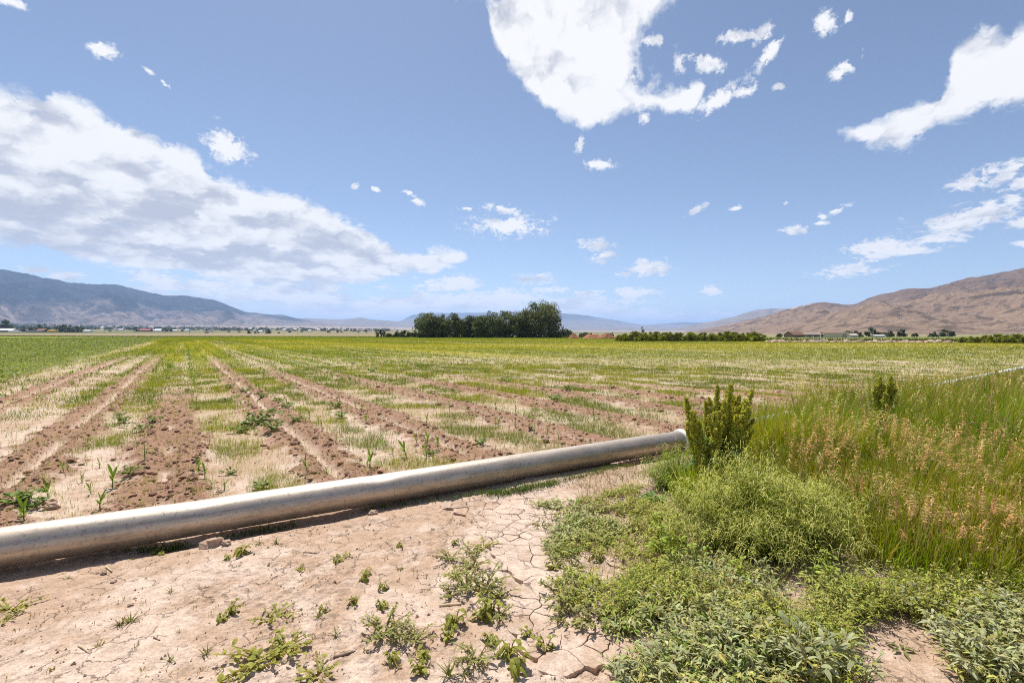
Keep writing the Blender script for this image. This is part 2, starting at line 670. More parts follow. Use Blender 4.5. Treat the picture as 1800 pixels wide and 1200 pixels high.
def plain_material(name, rough=0.8, metal=0.0, noise_scale=3.0, noise_amt=0.15, bump=0.0, spec=0.3):
    m, N = mat_new(name)
    a = N.new('ShaderNodeVertexColor', layer_name='Col').outputs[0]
    tc = N.new('ShaderNodeTexCoord').outputs['Object']
    n = N.noise(tc, noise_scale, 5.0, 0.6)
    a = N.mix(1.0, a, N.mix(n, (1 - noise_amt,) * 3 + (1,), (1 + noise_amt,) * 3 + (1,)), 'MULTIPLY')
    p = N.new('ShaderNodeBsdfPrincipled')
    N.put(p.inputs['Base Color'], a)
    p.inputs['Roughness'].default_value = rough
    p.inputs['Metallic'].default_value = metal
    p.inputs['Specular IOR Level'].default_value = spec
    if bump:
        b = N.new('ShaderNodeBump')
        b.inputs['Strength'].default_value = bump
        b.inputs['Distance'].default_value = 0.02
        N.put(b.inputs['Height'], n)
        N.t.links.new(b.outputs[0], p.inputs['Normal'])
    finish(N, p.outputs[0])
    return m


M_GRASS = leaf_material('grass_blade', 0.42, 0.6, 0.0, 0.08)
M_LEAF = leaf_material('broad_leaf', 0.32, 0.5, 0.0, 0.15)
M_DRY = leaf_material('dry_grass', 0.30, 0.7)
M_SILVER = leaf_material('silvery_leaf', 0.25, 0.7, 0.0, 0.1)
M_TREE = leaf_material('tree_leaf', 0.36, 0.5, 0.14)
M_BARK = plain_material('bark', 0.9, 0.0, 4.0, 0.3)
M_SOIL = plain_material('soil_clod', 0.95, 0.0, 30.0, 0.18, 0.4, 0.1)
M_PAINT = plain_material('building_paint', 0.75, 0.0, 0.6, 0.06)
M_WOOD = plain_material('weathered_wood', 0.9, 0.0, 8.0, 0.25)

# =====================================================================
# ground: one sheet from under the camera to beyond the mountains
# =====================================================================
ROW_A = math.atan((325 - 900) / FPX)                    # bearing of the field rows
RDX, RDY = math.sin(ROW_A), math.cos(ROW_A)


def uv_rows(x, y):
    """u across the rows, v along them"""
    return x * RDY - y * RDX, x * RDX + y * RDY


FURROWS = [-3.42, -1.55, -0.20, 1.45, 3.16, 5.02, 6.80, 8.50, 10.2, 12.0, 13.7, 15.5, 17.2]
GROOVED = [0.9, 0.8, 0.15, 0.9, 0.9, 0.8, 0.5, 0.4, 0.3, 0.3, 0.3, 0.3, 0.3]
REACH = [90, 70, 17, 40, 26, 22, 19, 17, 13, 10, 8, 7, 7]       # how far the bare tilled strip stays bare
PIPE_R = 0.136
PIPE_A = np.array([*at(-260, 1003.6, PIPE_R), PIPE_R])               # axis of the metal pipe
PIPE_B = np.array([*at(1196, 774.0, PIPE_R), PIPE_R])
PDIR = norm(PIPE_B - PIPE_A)


def pipe_side(x, y):
    """signed distance beyond the pipe line (positive: field side)"""
    return (x - PIPE_A[0]) * -PDIR[1] + (y - PIPE_A[1]) * PDIR[0]


GRASS_POLY = [(2.05, 5.2), (2.35, 6.25), (2.7, 7.1), (9.5, 12.4), (21.5, 20.9), (45, 38), (60, 30), (60, 1.0), (5.4, 1.6), (4.4, 2.3), (3.3, 2.72), (2.6, 2.95), (2.45, 3.2),
              (2.05, 3.6), (1.75, 4.1), (1.55, 4.6)]
FIELD_FAR = [(-900, 330), (-260, 335), (0, 250), (40, 190), (90, 112), (160, 96), (600, 70)]


def field_far(x):
    return np.interp(x, [p[0] for p in FIELD_FAR], [p[1] for p in FIELD_FAR])


_TM = {}


def tilled_mask(x, y):
    """tilled strip, groove and berm of the furrows, each 0..1"""
    x = np.asarray(x, float)
    y = np.asarray(y, float)
    key = (x.size, float(x.sum()), float(y.sum()))
    if key in _TM:
        return _TM[key]
    m, g, b = np.zeros(x.shape), np.zeros(x.shape), np.zeros(x.shape)
    U, V = uv_rows(x, y)
    sel = (pipe_side(x, y) > 0.08) & (V < 120) & (U > -5) & (U < 18.5)
    if sel.any():
        u, v = U[sel], V[sel]
        xs, ys = x[sel], y[sel]
        wob = (fbm(v * 0.35, u * 0.2, 3, 3) - 0.5) * 0.34
        rag = (fbm(xs * 3.2, ys * 3.2, 21, 4, 0.6) - 0.5) * 0.55
        mm, gg, bb = np.zeros(u.shape), np.zeros(u.shape), np.zeros(u.shape)
        for fu, gr, rc in zip(FURROWS, GROOVED, REACH):
            q = np.abs(u - fu) < 1.0
            if not q.any():
                continue
            vq = v[q]
            d = np.abs(u[q] - fu - wob[q] * 0.5)
            hw = 0.40 + 0.30 * (fbm(vq * 0.6, vq * 0 + fu * 7.1, 9, 2) - 0.5)
            keep = 1 - sstep(vq + rag[q] * 6, rc * 0.7, rc * 1.3)
            mm[q] = np.maximum(mm[q], (1 - sstep(d + rag[q], hw * 0.70, hw * 1.25)) * keep)
            part = sstep(fbm(vq * 0.9, vq * 0 + fu * 3.3, 31, 3), 0.66 - 0.5 * gr, 0.74 - 0.5 * gr)
            gg[q] = np.maximum(gg[q], np.exp(-((d + rag[q] * 0.12) / 0.07) ** 2) * part * (1 - sstep(vq, rc * 1.1, rc * 1.6)))
            bb[q] = np.maximum(bb[q], np.exp(-((d - 0.24) / 0.13) ** 2) * keep)
        f = sstep(pipe_side(xs, ys) + rag * 0.8, 0.15, 0.7)
        m[sel], g[sel], b[sel] = mm * f, gg * f, bb * f
    if x.size > 100000:
        _TM[key] = (m, g, b)
    return m, g, b


PLATE_DROP, PLATE_MIN = 0.020, 0.34


def crack_mask(x, y):
    """how strongly the dried mud of the track is cracked"""
    m = np.zeros(np.shape(x))
    for px, py, rx, ry in ((1000, 1120, 0.30, 0.30), (990, 1040, 0.34, 0.42), (955, 960, 0.42, 0.55), (925, 900, 0.45, 0.55), (850, 880, 0.4, 0.4)):
        cx, cy = at(px, py)
        m = np.maximum(m, np.exp(-(((x - cx) / rx) ** 2 + ((y - cy) / ry) ** 2)))
    return m


def valley_rise(x, y):
    r = np.hypot(x, y)
    q = np.clip(r - 420, 0, None)
    leftish = 0.45 + 0.55 * sstep(-x / np.maximum(r, 1), -0.35, 0.45)
    return (0.0058 * q + 1.7e-6 * np.minimum(q, 7000) ** 2) * leftish


def ground_z(x, y, detail=True):
    x = np.asarray(x, float)
    y = np.asarray(y, float)
    r = np.hypot(x, y)
    z = valley_rise(x, y)
    near = 1 - sstep(r, 25, 80)
    z = z + (fbm(x * 0.7, y * 0.7, 41, 3) - 0.5) * 0.05 * near
    m, g, b = tilled_mask(x, y)
    z = z + near * (b * 0.045 - g * 0.05 + m * 0.012)
    if detail:
        q = r < 60
        X, Y, mq, nq = x[q], y[q], m[q], near[q]
        lump = fbm(X * 9, Y * 9, 51, 3, 0.6) - 0.5
        dz = nq * mq * (1 - 0.85 * g[q]) * lump * 0.062
        fine = fbm(X * 26, Y * 26, 61, 3, 0.65) - 0.5
        rough = 0.35 + 0.9 * sstep(fbm(X * 1.6, Y * 1.6, 66, 3), 0.42, 0.62)
        dz = dz + nq * fine * 0.030 * (1 - mq) * rough
        z[q] += dz
        # dried mud: open cracks
        q = (r < 9) & (pipe_side(x, y) < 0.05)
        X, Y = x[q], y[q]
        wx = X + (fbm(X * 6, Y * 6, 71, 3) - 0.5) * 0.12
        wy = Y + (fbm(X * 6, Y * 6, 81, 3) - 0.5) * 0.12
        cm = crack_mask(X, Y)
        e = voronoi_edge(wx * 7.2, wy * 7.2, 5)
        e2 = voronoi_edge(wx * 3.1 + 3, wy * 3.1 + 9, 8)
        front = 1 - sstep(pipe_side(X, Y), -0.25, 0.05)
        rnd = sstep(fbm(X * 4, Y * 4, 88, 2), 0.40, 0.60)
        z[q] -= front * (0.010 * (1 - sstep(e2, 0.006, 0.034)) * (0.2 + 0.8 * rnd) * (1 - sstep(cm, 0.2, 0.5)) + PLATE_DROP * sstep(cm, PLATE_MIN - 0.05, PLATE_MIN + 0.12))
    # the ground under the pipe: a scraped edge with hollows
    ps = pipe_side(x, y)
    s = (x - PIPE_A[0]) * PDIR[0] + (y - PIPE_A[1]) * PDIR[1]
    hol = sstep(vnoise(s * 0.9, ps * 0.0, 93), 0.52, 0.72)
    z = z - np.exp(-((ps + 0.05) / 0.16) ** 2) * hol * 0.07 * (r < 12)
    z = z + np.exp(-((ps + 0.36) / 0.11) ** 2) * 0.022 * sstep(vnoise(s * 2.7, ps * 3, 97), 0.4, 0.7) * (r < 12)
    # a low bank under the rank grass
    gx = sstep(x * 0.75 - y * 0.55, -1.6, 1.2) * sstep(y, 2.0, 4.0) * (1 - sstep(r, 30, 60))
    z = z + 0.05 * gx
    return z


def veg_cover(x, y):
    """green cover of the field 0..1, and its yellowness 0..1"""
    u, v = uv_rows(x, y)
    r = np.hypot(x, y)
    m, g, b = tilled_mask(x, y)
    far = sstep(v, 10, 60)
    strip = 0.5 + 0.5 * np.cos((u - 0.62) / 1.715 * 2 * np.pi)
    pat = fbm(u * 0.55, v * 0.16, 101, 4)
    pat2 = fbm(u * 1.9, v * 0.8, 111, 3)
    c = sstep(pat * 0.6 + pat2 * 0.4 + 0.26 * (strip - 0.5) + 0.235 * sstep(v, 5, 22) + 0.09 * sstep(u, 5, 10), 0.44, 0.575)
    c = np.maximum(c * (1 - 0.95 * m), sstep(v, 20, 60) * 0.94)
    c = c * (0.75 + 0.25 * far)
    # bare stripes that converge on the vanishing point
    st = sstep(fbm(u * 1.25, v * 0.012, 121, 2), 0.55, 0.68) * (1 - sstep(v, 110, 240)) * sstep(v, 14, 34)
    c = c * (1 - 0.55 * st)
    # cross stripes to the right
    cr = 0.5 * sstep(fbm(y * 0.22 + x * 0.03, x * 0.02, 131, 3), 0.56, 0.68) * sstep(u, 8, 14) * (1 - sstep(y, 55, 100))
    c = c * (1 - 0.5 * cr)
    f = sstep(pipe_side(x, y), 0.10, 0.9)
    # bare headland left of the first furrow, leafy crop beyond it
    head = sstep(u, -5.2 - 0.012 * v, -4.6 - 0.012 * v)
    strip_bare = sstep(u, -5.2, -4.7) * (1 - sstep(u, -2.5, -2.0)) * (1 - sstep(v, 22, 60))
    c = c * (1 - 0.75 * strip_bare)
    leafy = 1 - head
    c = np.maximum(c, leafy * (0.72 + 0.5 * (pat2 - 0.5)))
    yel = sstep(fbm(u * 0.30 + 9, v * 0.028, 141, 3), 0.50, 0.66) * (1 - leafy) * sstep(v, 12, 40) * (1 - 0.8 * sstep(y, 120, 170))
    band = np.exp(-((y - 70 - x * 0.1) / 14) ** 2) * (1 - leafy) * sstep(x, -70, -35)
    yel = np.clip(np.maximum(yel * 0.8, band * 0.9), 0, 1)
    return np.clip(c, 0, 1) * f, yel, leafy * f


def ground_colour(x, y):
    r = np.hypot(x, y)
    m, g, b = tilled_mask(x, y)
    c, yel, leafy = veg_cover(x, y)
    sh = x.shape
    n1 = fbm(x * 0.9, y * 0.9, 151, 4)
    n2 = fbm(x * 7, y * 7, 161, 4)
    pale = np.array([0.55, 0.425, 0.335])
    warm = np.array([0.435, 0.305, 0.215])
    till = np.array([0.300, 0.180, 0.117])
    crust = np.array([0.56, 0.425, 0.335])
    green = np.array([0.205, 0.225, 0.020])
    gold = np.array([0.38, 0.36, 0.022])
    dry = np.array([0.34, 0.245, 0.12])
    lush = np.array([0.165, 0.185, 0.035])
    k = sstep(n1 * 0.55 + n2 * 0.45, 0.38, 0.62)[..., None]
    C = warm * (1 - k) + pale * k
    C = C * (1 - m[..., None]) + till * (0.82 + 0.36 * n2[..., None]) * m[..., None]
    C = C * (1 - 0.9 * g[..., None]) + crust * 0.9 * g[..., None]
    vg = green * (1 - yel[..., None]) + gold * yel[..., None]
    vg = vg * (1 - leafy[..., None]) + lush * leafy[..., None]
    bright = sstep(y, 130, 200)[..., None]
    vg = vg * (1 - bright) + np.array([0.23, 0.28, 0.028]) * bright
    cov = c * (0.14 + 0.80 * sstep(r, 7, 40))
    litter = 0.16 * c * (1 - sstep(r, 10, 40))
    C = C * (1 - litter[..., None]) + dry * litter[..., None]
    C = C * (1 - cov[..., None]) + vg * cov[..., None]
    # the rank grass bank: litter and darker olive soil
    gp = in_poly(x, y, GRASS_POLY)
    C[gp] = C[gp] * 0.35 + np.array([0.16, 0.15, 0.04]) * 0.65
    # beyond the field
    ff = field_far(x)
    out = sstep(y - ff, -4, 3) * (y > 0)
    tan = np.array([0.29, 0.235, 0.13]) * (0.8 + 0.4 * n1[..., None])
    pas = np.array([0.17, 0.19, 0.05]) * (0.8 + 0.4 * n1[..., None])
    gp2 = (sstep(x, 60, 90) * (1 - sstep(y, 330, 420)))[..., None]
    sage = np.array([0.27, 0.22, 0.155])
    patch = sstep(fbm(x * 0.004, y * 0.0022, 171, 4), 0.47, 0.56)[..., None]
    distant = sstep(r, 500, 900)[..., None]
    o = tan * (1 - gp2) + pas * gp2
    o = o * (1 - distant) + (tan * 0.9 * patch + np.array([0.16, 0.165, 0.075]) * (1 - patch)) * distant
    fan = sstep(r, 3500, 5200)[..., None]
    o = o * (1 - fan) + np.array([0.33, 0.26, 0.20]) * fan
    C = C * (1 - out[..., None]) + o * out[..., None]
    return C


def build_ground():
    rings = list(np.linspace(0.05, 1.95, 14))
    r = 1.98
    while r < 28000:
        rings.append(r)
        if r < 4.3:
            r += 0.0062
        elif r < 12:
            r *= 1.0036
        elif r < 60:
            r *= 1.010
        elif r < 420:
            r *= 1.022
        else:
            r *= 1.07
    rings = np.array(rings)
    a_in = np.radians(np.linspace(-54, 54, 560))
    a_out = np.radians(np.linspace(54, 306, 44)[1:-1])
    ang = np.concatenate([a_in, a_out])
    nr, na = len(rings), len(ang)
    RR, AA = np.meshgrid(rings, ang, indexing='ij')
    X = RR * np.sin(AA)
    Y = RR * np.cos(AA)
    Z = ground_z(X.ravel(), Y.ravel()).reshape(X.shape)
    C = ground_colour(X.ravel(), Y.ravel())
    V = np.stack([X, Y, Z], -1).reshape(-1, 3)
    i = np.arange(nr - 1)[:, None]
    j = np.arange(na)[None, :]
    j2 = (j + 1) % na
    F = np.stack([i * na + j, i * na + j2, (i + 1) * na + j2, (i + 1) * na + j], -1).reshape(-1, 4)[:, ::-1]
    B = Batch()
    B.add(V, [F], C)
    m, N = mat_new('field_soil')
    a = N.new('ShaderNodeVertexColor', layer_name='Col').outputs[0]
    pos = N.new('ShaderNodeNewGeometry').outputs['Position']
    n1 = N.noise(pos, 14.0, 6.0, 0.68)
    n2 = N.noise(pos, 85.0, 4.0, 0.65)
    f = N.math('ADD', N.math('MULTIPLY', n1, 0.5), N.math('MULTIPLY', n2, 0.5))
    a = N.mix(1.0, a, N.mix(N.range(f, 0.32, 0.68), (0.70, 0.675, 0.65, 1), (1.22, 1.23, 1.24, 1)), 'MULTIPLY')
    # hairline cracks in the crust of the track
    w = N.vmath('ADD', pos, N.vmath('SCALE', N.xyz(n1, N.noise(N.vmath('ADD', pos, (3.1, 7.7, 0.0)), 9.0, 4.0, 0.6), 0.0), scale=0.16))
    vo = N.new('ShaderNodeTexVoronoi', voronoi_dimensions='2D', feature='DISTANCE_TO_EDGE')
    N.put(vo.inputs['Vector'], w)
    vo.inputs['Scale'].default_value = 6.0
    near_side = N.vmath('DOT_PRODUCT', N.vmath('SUBTRACT', pos, tuple(PIPE_A)), (-PDIR[1], PDIR[0], 0.0))
    front = N.range(near_side, 0.1, -0.25)
    broken = N.range(N.noise(pos, 3.2, 3.0, 0.6), 0.44, 0.60)
    hair = N.math('MULTIPLY', N.math('MULTIPLY', N.range(vo.outputs['Distance'], 0.030, 0.004), front), broken)
    a = N.mix(N.math('MULTIPLY', hair, 0.55), a, (0.20, 0.125, 0.085, 1))
    f = N.math('SUBTRACT', f, N.math('MULTIPLY', hair, 0.8))
    p = N.new('ShaderNodeBsdfPrincipled')
    N.put(p.inputs['Base Color'], a)
    p.inputs['Roughness'].default_value = 0.95
    p.inputs['Specular IOR Level'].default_value = 0.08
    b = N.new('ShaderNodeBump')
    b.inputs['Strength'].default_value = 0.8
    b.inputs['Distance'].default_value = 0.016
    N.put(b.inputs['Height'], f)
    N.t.links.new(b.outputs[0], p.inputs['Normal'])
    finish(N, p.outputs[0])
    o = B.build('ground', m, smooth=True)
    tag(o, kind='structure')
    return o


GROUND = build_ground()


# =====================================================================
# mountains
# =====================================================================
def mountain_material(name, low, high, rock, pale, z0, z1, scale, veg_lo=0.40, veg_hi=0.60, palev=0.66, rockv=0.62):
    m, N = mat_new(name)
    pos = N.new('ShaderNodeNewGeometry').outputs['Position']
    _, _, z = N.sep(pos)
    n = N.noise(pos, 1.0 / scale, 6.0, 0.62)
    nb = N.noise(pos, 0.30 / scale, 4.0, 0.55)
    h = N.math('ADD', N.range(z, z0, z1, 0.0, 1.0, 'LINEAR'), N.math('MULTIPLY', N.math('SUBTRACT', nb, 0.5), 1.1))
    h = N.math('ADD', h, N.math('MULTIPLY', N.math('SUBTRACT', n, 0.5), 0.7))
    c = N.mix(N.range(h, veg_lo, veg_hi), low, high)
    spots = N.noise(pos, 9.0 / scale, 4.0, 0.7)
    c = N.mix(N.range(spots, 0.47, 0.62, 0.0, 0.7), c, rock)
    st = N.noise(N.vmath('MULTIPLY', pos, (1.0, 1.0, 6.0)), 1.6 / scale, 5.0, 0.65)
    c = N.mix(N.range(st, rockv, rockv + 0.06, 0.0, 0.75), c, rock)
    c = N.mix(N.math('MULTIPLY', N.range(n, palev, palev + 0.07), N.range(nb, 0.48, 0.60)), c, pale)
    c = N.mix(1.0, c, N.mix(N.noise(pos, 3.2 / scale, 6.0, 0.7), (0.70, 0.70, 0.70, 1), (1.3, 1.3, 1.3, 1)), 'MULTIPLY')
    p = N.new('ShaderNodeBsdfPrincipled')
    N.put(p.inputs['Base Color'], c)
    p.inputs['Roughness'].default_value = 1.0
    p.inputs['Specular IOR Level'].default_value = 0.0
    b = N.new('ShaderNodeBump')
    b.inputs['Strength'].default_value = 0.6
    b.inputs['Distance'].default_value = scale * 0.12
    N.put(b.inputs['Height'], N.noise(pos, 4.0 / scale, 5.0, 0.65))
    N.t.links.new(b.outputs[0], p.inputs['Normal'])
    finish(N, p.outputs[0])
    return m


def mountain(name, label, pts, d_ridge, d_foot, foot_drop, mat, seed, gully=0.22, gl=600.0, na=420, nr=70, power=1.35):
    px = np.linspace(pts[0][0], pts[-1][0], na)
    py = np.interp(px, [p[0] for p in pts], [p[1] for p in pts])
    k = np.ones(5) / 5
    py = np.convolve(np.pad(py, 2, mode='edge'), k, 'valid')
    tx = (px - 900) / FPX
    dr = d_ridge(px) if callable(d_ridge) else np.full(na, d_ridge)
    df = d_foot(px) if callable(d_foot) else np.full(na, d_foot)
    wr = (fbm(px * 0.02, px * 0, seed + 3, 3) - 0.5) * 0.12
    dr = dr * (1 + wr)
    T = np.concatenate([np.linspace(0, 1, nr), np.linspace(1, 1.9, nr // 4)[1:]])
    t = T[:, None]
    D = df + (dr - df) * t
    X = tx * D
    crest = (HY - py) / FPX * dr + CAMH
    base = valley_rise(tx * df, df) - foot_drop
    prof = np.where(t <= 1, np.clip(t, 0, 1) ** power, 1 - ((t - 1) / 0.9) ** 1.2)
    H = base + (crest - base) * prof
    rid = np.abs(fbm(X / gl, D / (gl * 2.4), seed, 4, 0.55) - 0.5) * 4
    rid2 = np.abs(fbm(X / (gl * 0.28), D / (gl * 0.7), seed + 9, 4, 0.55) - 0.5) * 4
    env = np.clip(t, 0, 1) * np.clip(1.02 - t, 0, 1) * 4
    env = np.where(t <= 1, env, 0)
    H = H + (crest - base) * gully * env * ((rid - 0.55) * 0.8 + (rid2 - 0.5) * 0.35)
    H = H + (fbm(X / (gl * 0.12), D / (gl * 0.12), seed + 5, 3) - 0.5) * (crest - base) * 0.035 * np.clip(t * 3, 0, 1)
    V = np.stack([X, np.broadcast_to(D, X.shape), H], -1).reshape(-1, 3)
    n0 = len(T)
    i = np.arange(n0 - 1)[:, None]
    j = np.arange(na - 1)[None, :]
    F = np.stack([i * na + j, i * na + j + 1, (i + 1) * na + j + 1, (i + 1) * na + j], -1).reshape(-1, 4)
    B = Batch()
    B.add(V, [F], (0.3, 0.25, 0.2))
    o = B.build(name, mat, smooth=True)
    tag(o, label, None, None, 'structure')
    return o


MM_LEFT = mountain_material('shadowed_juniper_range', (0.25, 0.195, 0.165), (0.034, 0.040, 0.040), (0.08, 0.075, 0.07), (0.50, 0.45, 0.41), 60, 620, 700, 0.34, 0.60, 0.70, 0.60)  # dark upper slopes: juniper, with the cloud shadow put into its colour
MM_FAR = mountain_material('far_range', (0.24, 0.20, 0.17), (0.10, 0.105, 0.09), (0.13, 0.12, 0.10), (0.36, 0.32, 0.29), 200, 800, 1500, 0.25, 0.6)
MM_RIGHT = mountain_material('dry_brown_hill', (0.245, 0.170, 0.120), (0.175, 0.118, 0.084), (0.075, 0.058, 0.047), (0.47, 0.39, 0.33), 30, 300, 330, 0.3, 0.7, 0.585, 0.585)

mountain('hills_far_blue', None, [(560, 575), (640, 572), (700, 566), (725, 553), (745, 550), (800, 550), (880, 549), (960, 549), (1010, 552), (1040, 556), (1085, 563),
                                 (1130, 571), (1160, 569), (1200, 566), (1240, 567), (1300, 572), (1400, 576)],
         16500, 11500, 60, MM_FAR, 301, 0.16, 2600)
mountain('hills_low_middle', None, [(430, 552), (470, 552), (500, 553), (520, 559), (560, 560), (600, 561), (622, 560), (634, 557), (648, 561), (690, 564), (740, 566), (800, 570),
                                    (900, 574), (1010, 573), (1120, 575), (1250, 579)],
         11000, 7600, 40, MM_FAR, 311, 0.22, 1500)
mountain('mountains_west', None, [(-1500, 455), (-900, 452), (-500, 452), (-200, 458), (0, 471), (60, 483), (120, 496), (150, 499), (215, 501), (260, 512), (300, 520), (318, 518), (345, 522),
                                  (385, 528), (410, 540), (432, 548), (470, 552), (500, 556), (560, 566), (640, 577)],
         lambda p: np.interp(p, [-1500, 0, 640], [5200, 6400, 9500]), lambda p: np.interp(p, [-1500, 0, 640], [2700, 3600, 6500]), 25, MM_LEFT, 321, 0.50, 800, 560, 100, 1.45)
mountain('hills_east_far', None, [(1150, 582), (1200, 575), (1240, 567), (1290, 557), (1320, 546), (1350, 542), (1385, 542), (1430, 545), (1500, 552), (1600, 565)],
         8000, 5000, 30, MM_FAR, 331, 0.2, 900, 240, 50)
mountain('hills_east_brown', None, [(1180, 586), (1230, 580), (1300, 566), (1350, 554), (1378, 545), (1395, 540), (1440, 531), (1470, 533), (1500, 536), (1525, 526), (1550, 517),
                                    (1600, 507), (1640, 507), (1680, 494), (1740, 483), (1800, 472), (1900, 455), (2100, 430), (2600, 400), (3400, 390)],
         lambda p: np.interp(p, [1180, 1500, 3400], [4200, 3000, 2200]), lambda p: np.interp(p, [1180, 1350, 1500, 3400], [2600, 1500, 1000, 700]), 6, MM_RIGHT, 341, 0.27, 320, 600, 120, 1.15)

# ---------------------------------------------------------------------
# the air between here and the mountains
# ---------------------------------------------------------------------
def build_haze():
    B = Batch()
    boxm(B, -34000, 34000, -1500, 34000, -60, 960, (1, 1, 1))
    m = bpy.data.materials.new('haze_air')
    m.use_nodes = True
    N = Nodes(m.node_tree)
    o = N.new('ShaderNodeOutputMaterial')
    v = N.new('ShaderNodeVolumePrincipled')
    v.inputs['Color'].default_value = (0.40, 0.60, 1.0, 1)
    v.inputs['Density'].default_value = HAZE
    v.inputs['Anisotropy'].default_value = 0.15
    N.t.links.new(v.outputs[0], o.inputs['Volume'])
    h = B.build('haze', m)
    tag(h, 'thin pale blue haze over the valley', None, None, 'stuff')


HAZE = 6.0e-5
build_haze()

# =====================================================================
# irrigation pipes
# =====================================================================
def gz(x, y):
    return float(ground_z(np.array([x]), np.array([y]), False)[0])


def build_pipe():
    root = empty('irrigation_pipe', tuple(PIPE_B - np.array([0, 0, PIPE_R])))
    tag(root, 'long dented silver metal irrigation pipe lying across the edge of the field', 'pipe')
    a = PIPE_A - PDIR * 9.0
    b = PIPE_B
    L = np.linalg.norm(b - a)
    ns, nc = 420, 56
    s = np.linspace(0, L, ns)
    th = np.arange(nc) / nc * 2 * np.pi
    side = np.array([-PDIR[1], PDIR[0], 0])
    S, T = np.meshgrid(s, th, indexing='ij')
    rad = PIPE_R + (fbm(S * 1.3, T * 0.8, 401, 3) - 0.5) * 0.005
    for (s0, t0, dep, w) in ((L - 4.15, 1.9, 0.012, 0.13), (L - 5.6, 1.7, 0.006, 0.2), (L - 2.4, 2.2, 0.006, 0.16), (L - 6.9, 2.0, 0.005, 0.25)):
        rad = rad - dep * np.exp(-((S - s0) / w) ** 2 - ((T - t0) / 0.55) ** 2)
    P = a + PDIR * S[..., None] + rad[..., None] * (np.cos(T)[..., None] * side + np.sin(T)[..., None] * np.array([0, 0, 1.0]))
    sag = (fbm(S * 0.25, S * 0, 411, 2) - 0.5) * 0.02
    P[..., 2] += sag
    P = P - np.array(root.location)
    i = np.arange(ns - 1)[:, None]
    j = np.arange(nc)[None, :]
    F = np.stack([i * nc + j, (i + 1) * nc + j, (i + 1) * nc + (j + 1) % nc, i * nc + (j + 1) % nc], -1).reshape(-1, 4)
    B = Batch()
    B.add(P.reshape(-1, 3), [F], (0.6, 0.58, 0.55))
    m, N = mat_new('weathered_aluminium')
    tc = N.new('ShaderNodeNewGeometry').outputs['Position']
    ca, sa = math.cos(-math.atan2(PDIR[1], PDIR[0])), math.sin(-math.atan2(PDIR[1], PDIR[0]))
    mp = N.new('ShaderNodeMapping', vector_type='POINT')
    N.put(mp.inputs['Vector'], tc)
    mp.inputs['Rotation'].default_value = (0, 0, -math.atan2(PDIR[1], PDIR[0]))
    mp.inputs['Scale'].default_value = (1, 1, 1)
    v = mp.outputs[0]
    streak = N.noise(N.vmath('MULTIPLY', v, (2.2, 24.0, 24.0)), 1.0, 5.0, 0.65)
    blot = N.noise(v, 7.0, 6.0, 0.7)
    spot = N.noise(v, 40.0, 3.0, 0.6)
    f = N.math('ADD', N.math('MULTIPLY', streak, 0.55), N.math('MULTIPLY', blot, 0.45))
    c = N.mix(N.range(f, 0.34, 0.66), (0.35, 0.30, 0.245, 1), (0.60, 0.54, 0.465, 1))
    c = N.mix(N.range(N.noise(N.vmath('MULTIPLY', v, (5.0, 60.0, 60.0)), 1.0, 3.0, 0.7), 0.58, 0.72, 0.0, 0.55), c, (0.24, 0.215, 0.19, 1))
    c = N.mix(N.range(spot, 0.55, 0.68, 0.0, 0.6), c, (0.20, 0.18, 0.16, 1))
    p = N.new('ShaderNodeBsdfPrincipled')
    N.put(p.inputs['Base Color'], c)
    p.inputs['Metallic'].default_value = 0.9
    N.put(p.inputs['Roughness'], N.range(f, 0.3, 0.7, 0.58, 0.42))
    bp = N.new('ShaderNodeBump')
    bp.inputs['Strength'].default_value = 0.25
    bp.inputs['Distance'].default_value = 0.01
    N.put(bp.inputs['Height'], blot)
    N.t.links.new(bp.outputs[0], p.inputs['Normal'])
    dust = N.new('ShaderNodeBsdfDiffuse')
    dust.inputs['Color'].default_value = (0.42, 0.30, 0.21, 1)
    mx = N.new('ShaderNodeMixShader')
    N.put(mx.inputs[0], N.range(blot, 0.40, 0.72, 0.10, 0.42))
    N.t.links.new(p.outputs[0], mx.inputs[1])
    N.t.links.new(dust.outputs[0], mx.inputs[2])
    finish(N, mx.outputs[0])
    B.build('barrel', m, root, smooth=True)
    # white gasket collar on the open end
    B = Batch()
    prof = [(-0.04, 0.137), (-0.036, 0.145), (-0.01, 0.147), (0.01, 0.155), (0.035, 0.155), (0.05, 0.147), (0.09, 0.146), (0.092, 0.12)]
    V, F = [], []
    for k, (q, rr) in enumerate(prof):
        V.append(PDIR * q + rr * (np.cos(th)[:, None] * side + np.sin(th)[:, None] * np.array([0, 0, 1.0])) + np.array([0, 0, PIPE_R]))
    for k in range(len(prof) - 1):
        for j in range(nc):
            F.append((k * nc + j, (k + 1) * nc + j, (k + 1) * nc + (j + 1) % nc, k * nc + (j + 1) % nc))
    B.add(np.concatenate(V), [np.array(F)], (0.78, 0.78, 0.76))
    o = B.build('collar', M_PLASTIC, root, smooth=True)
    o['label'] = 'white plastic collar on the pipe end'


M_PLASTIC = plain_material('white_plastic', 0.5, 0.0, 5.0, 0.08, 0.0, 0.4)
build_pipe()


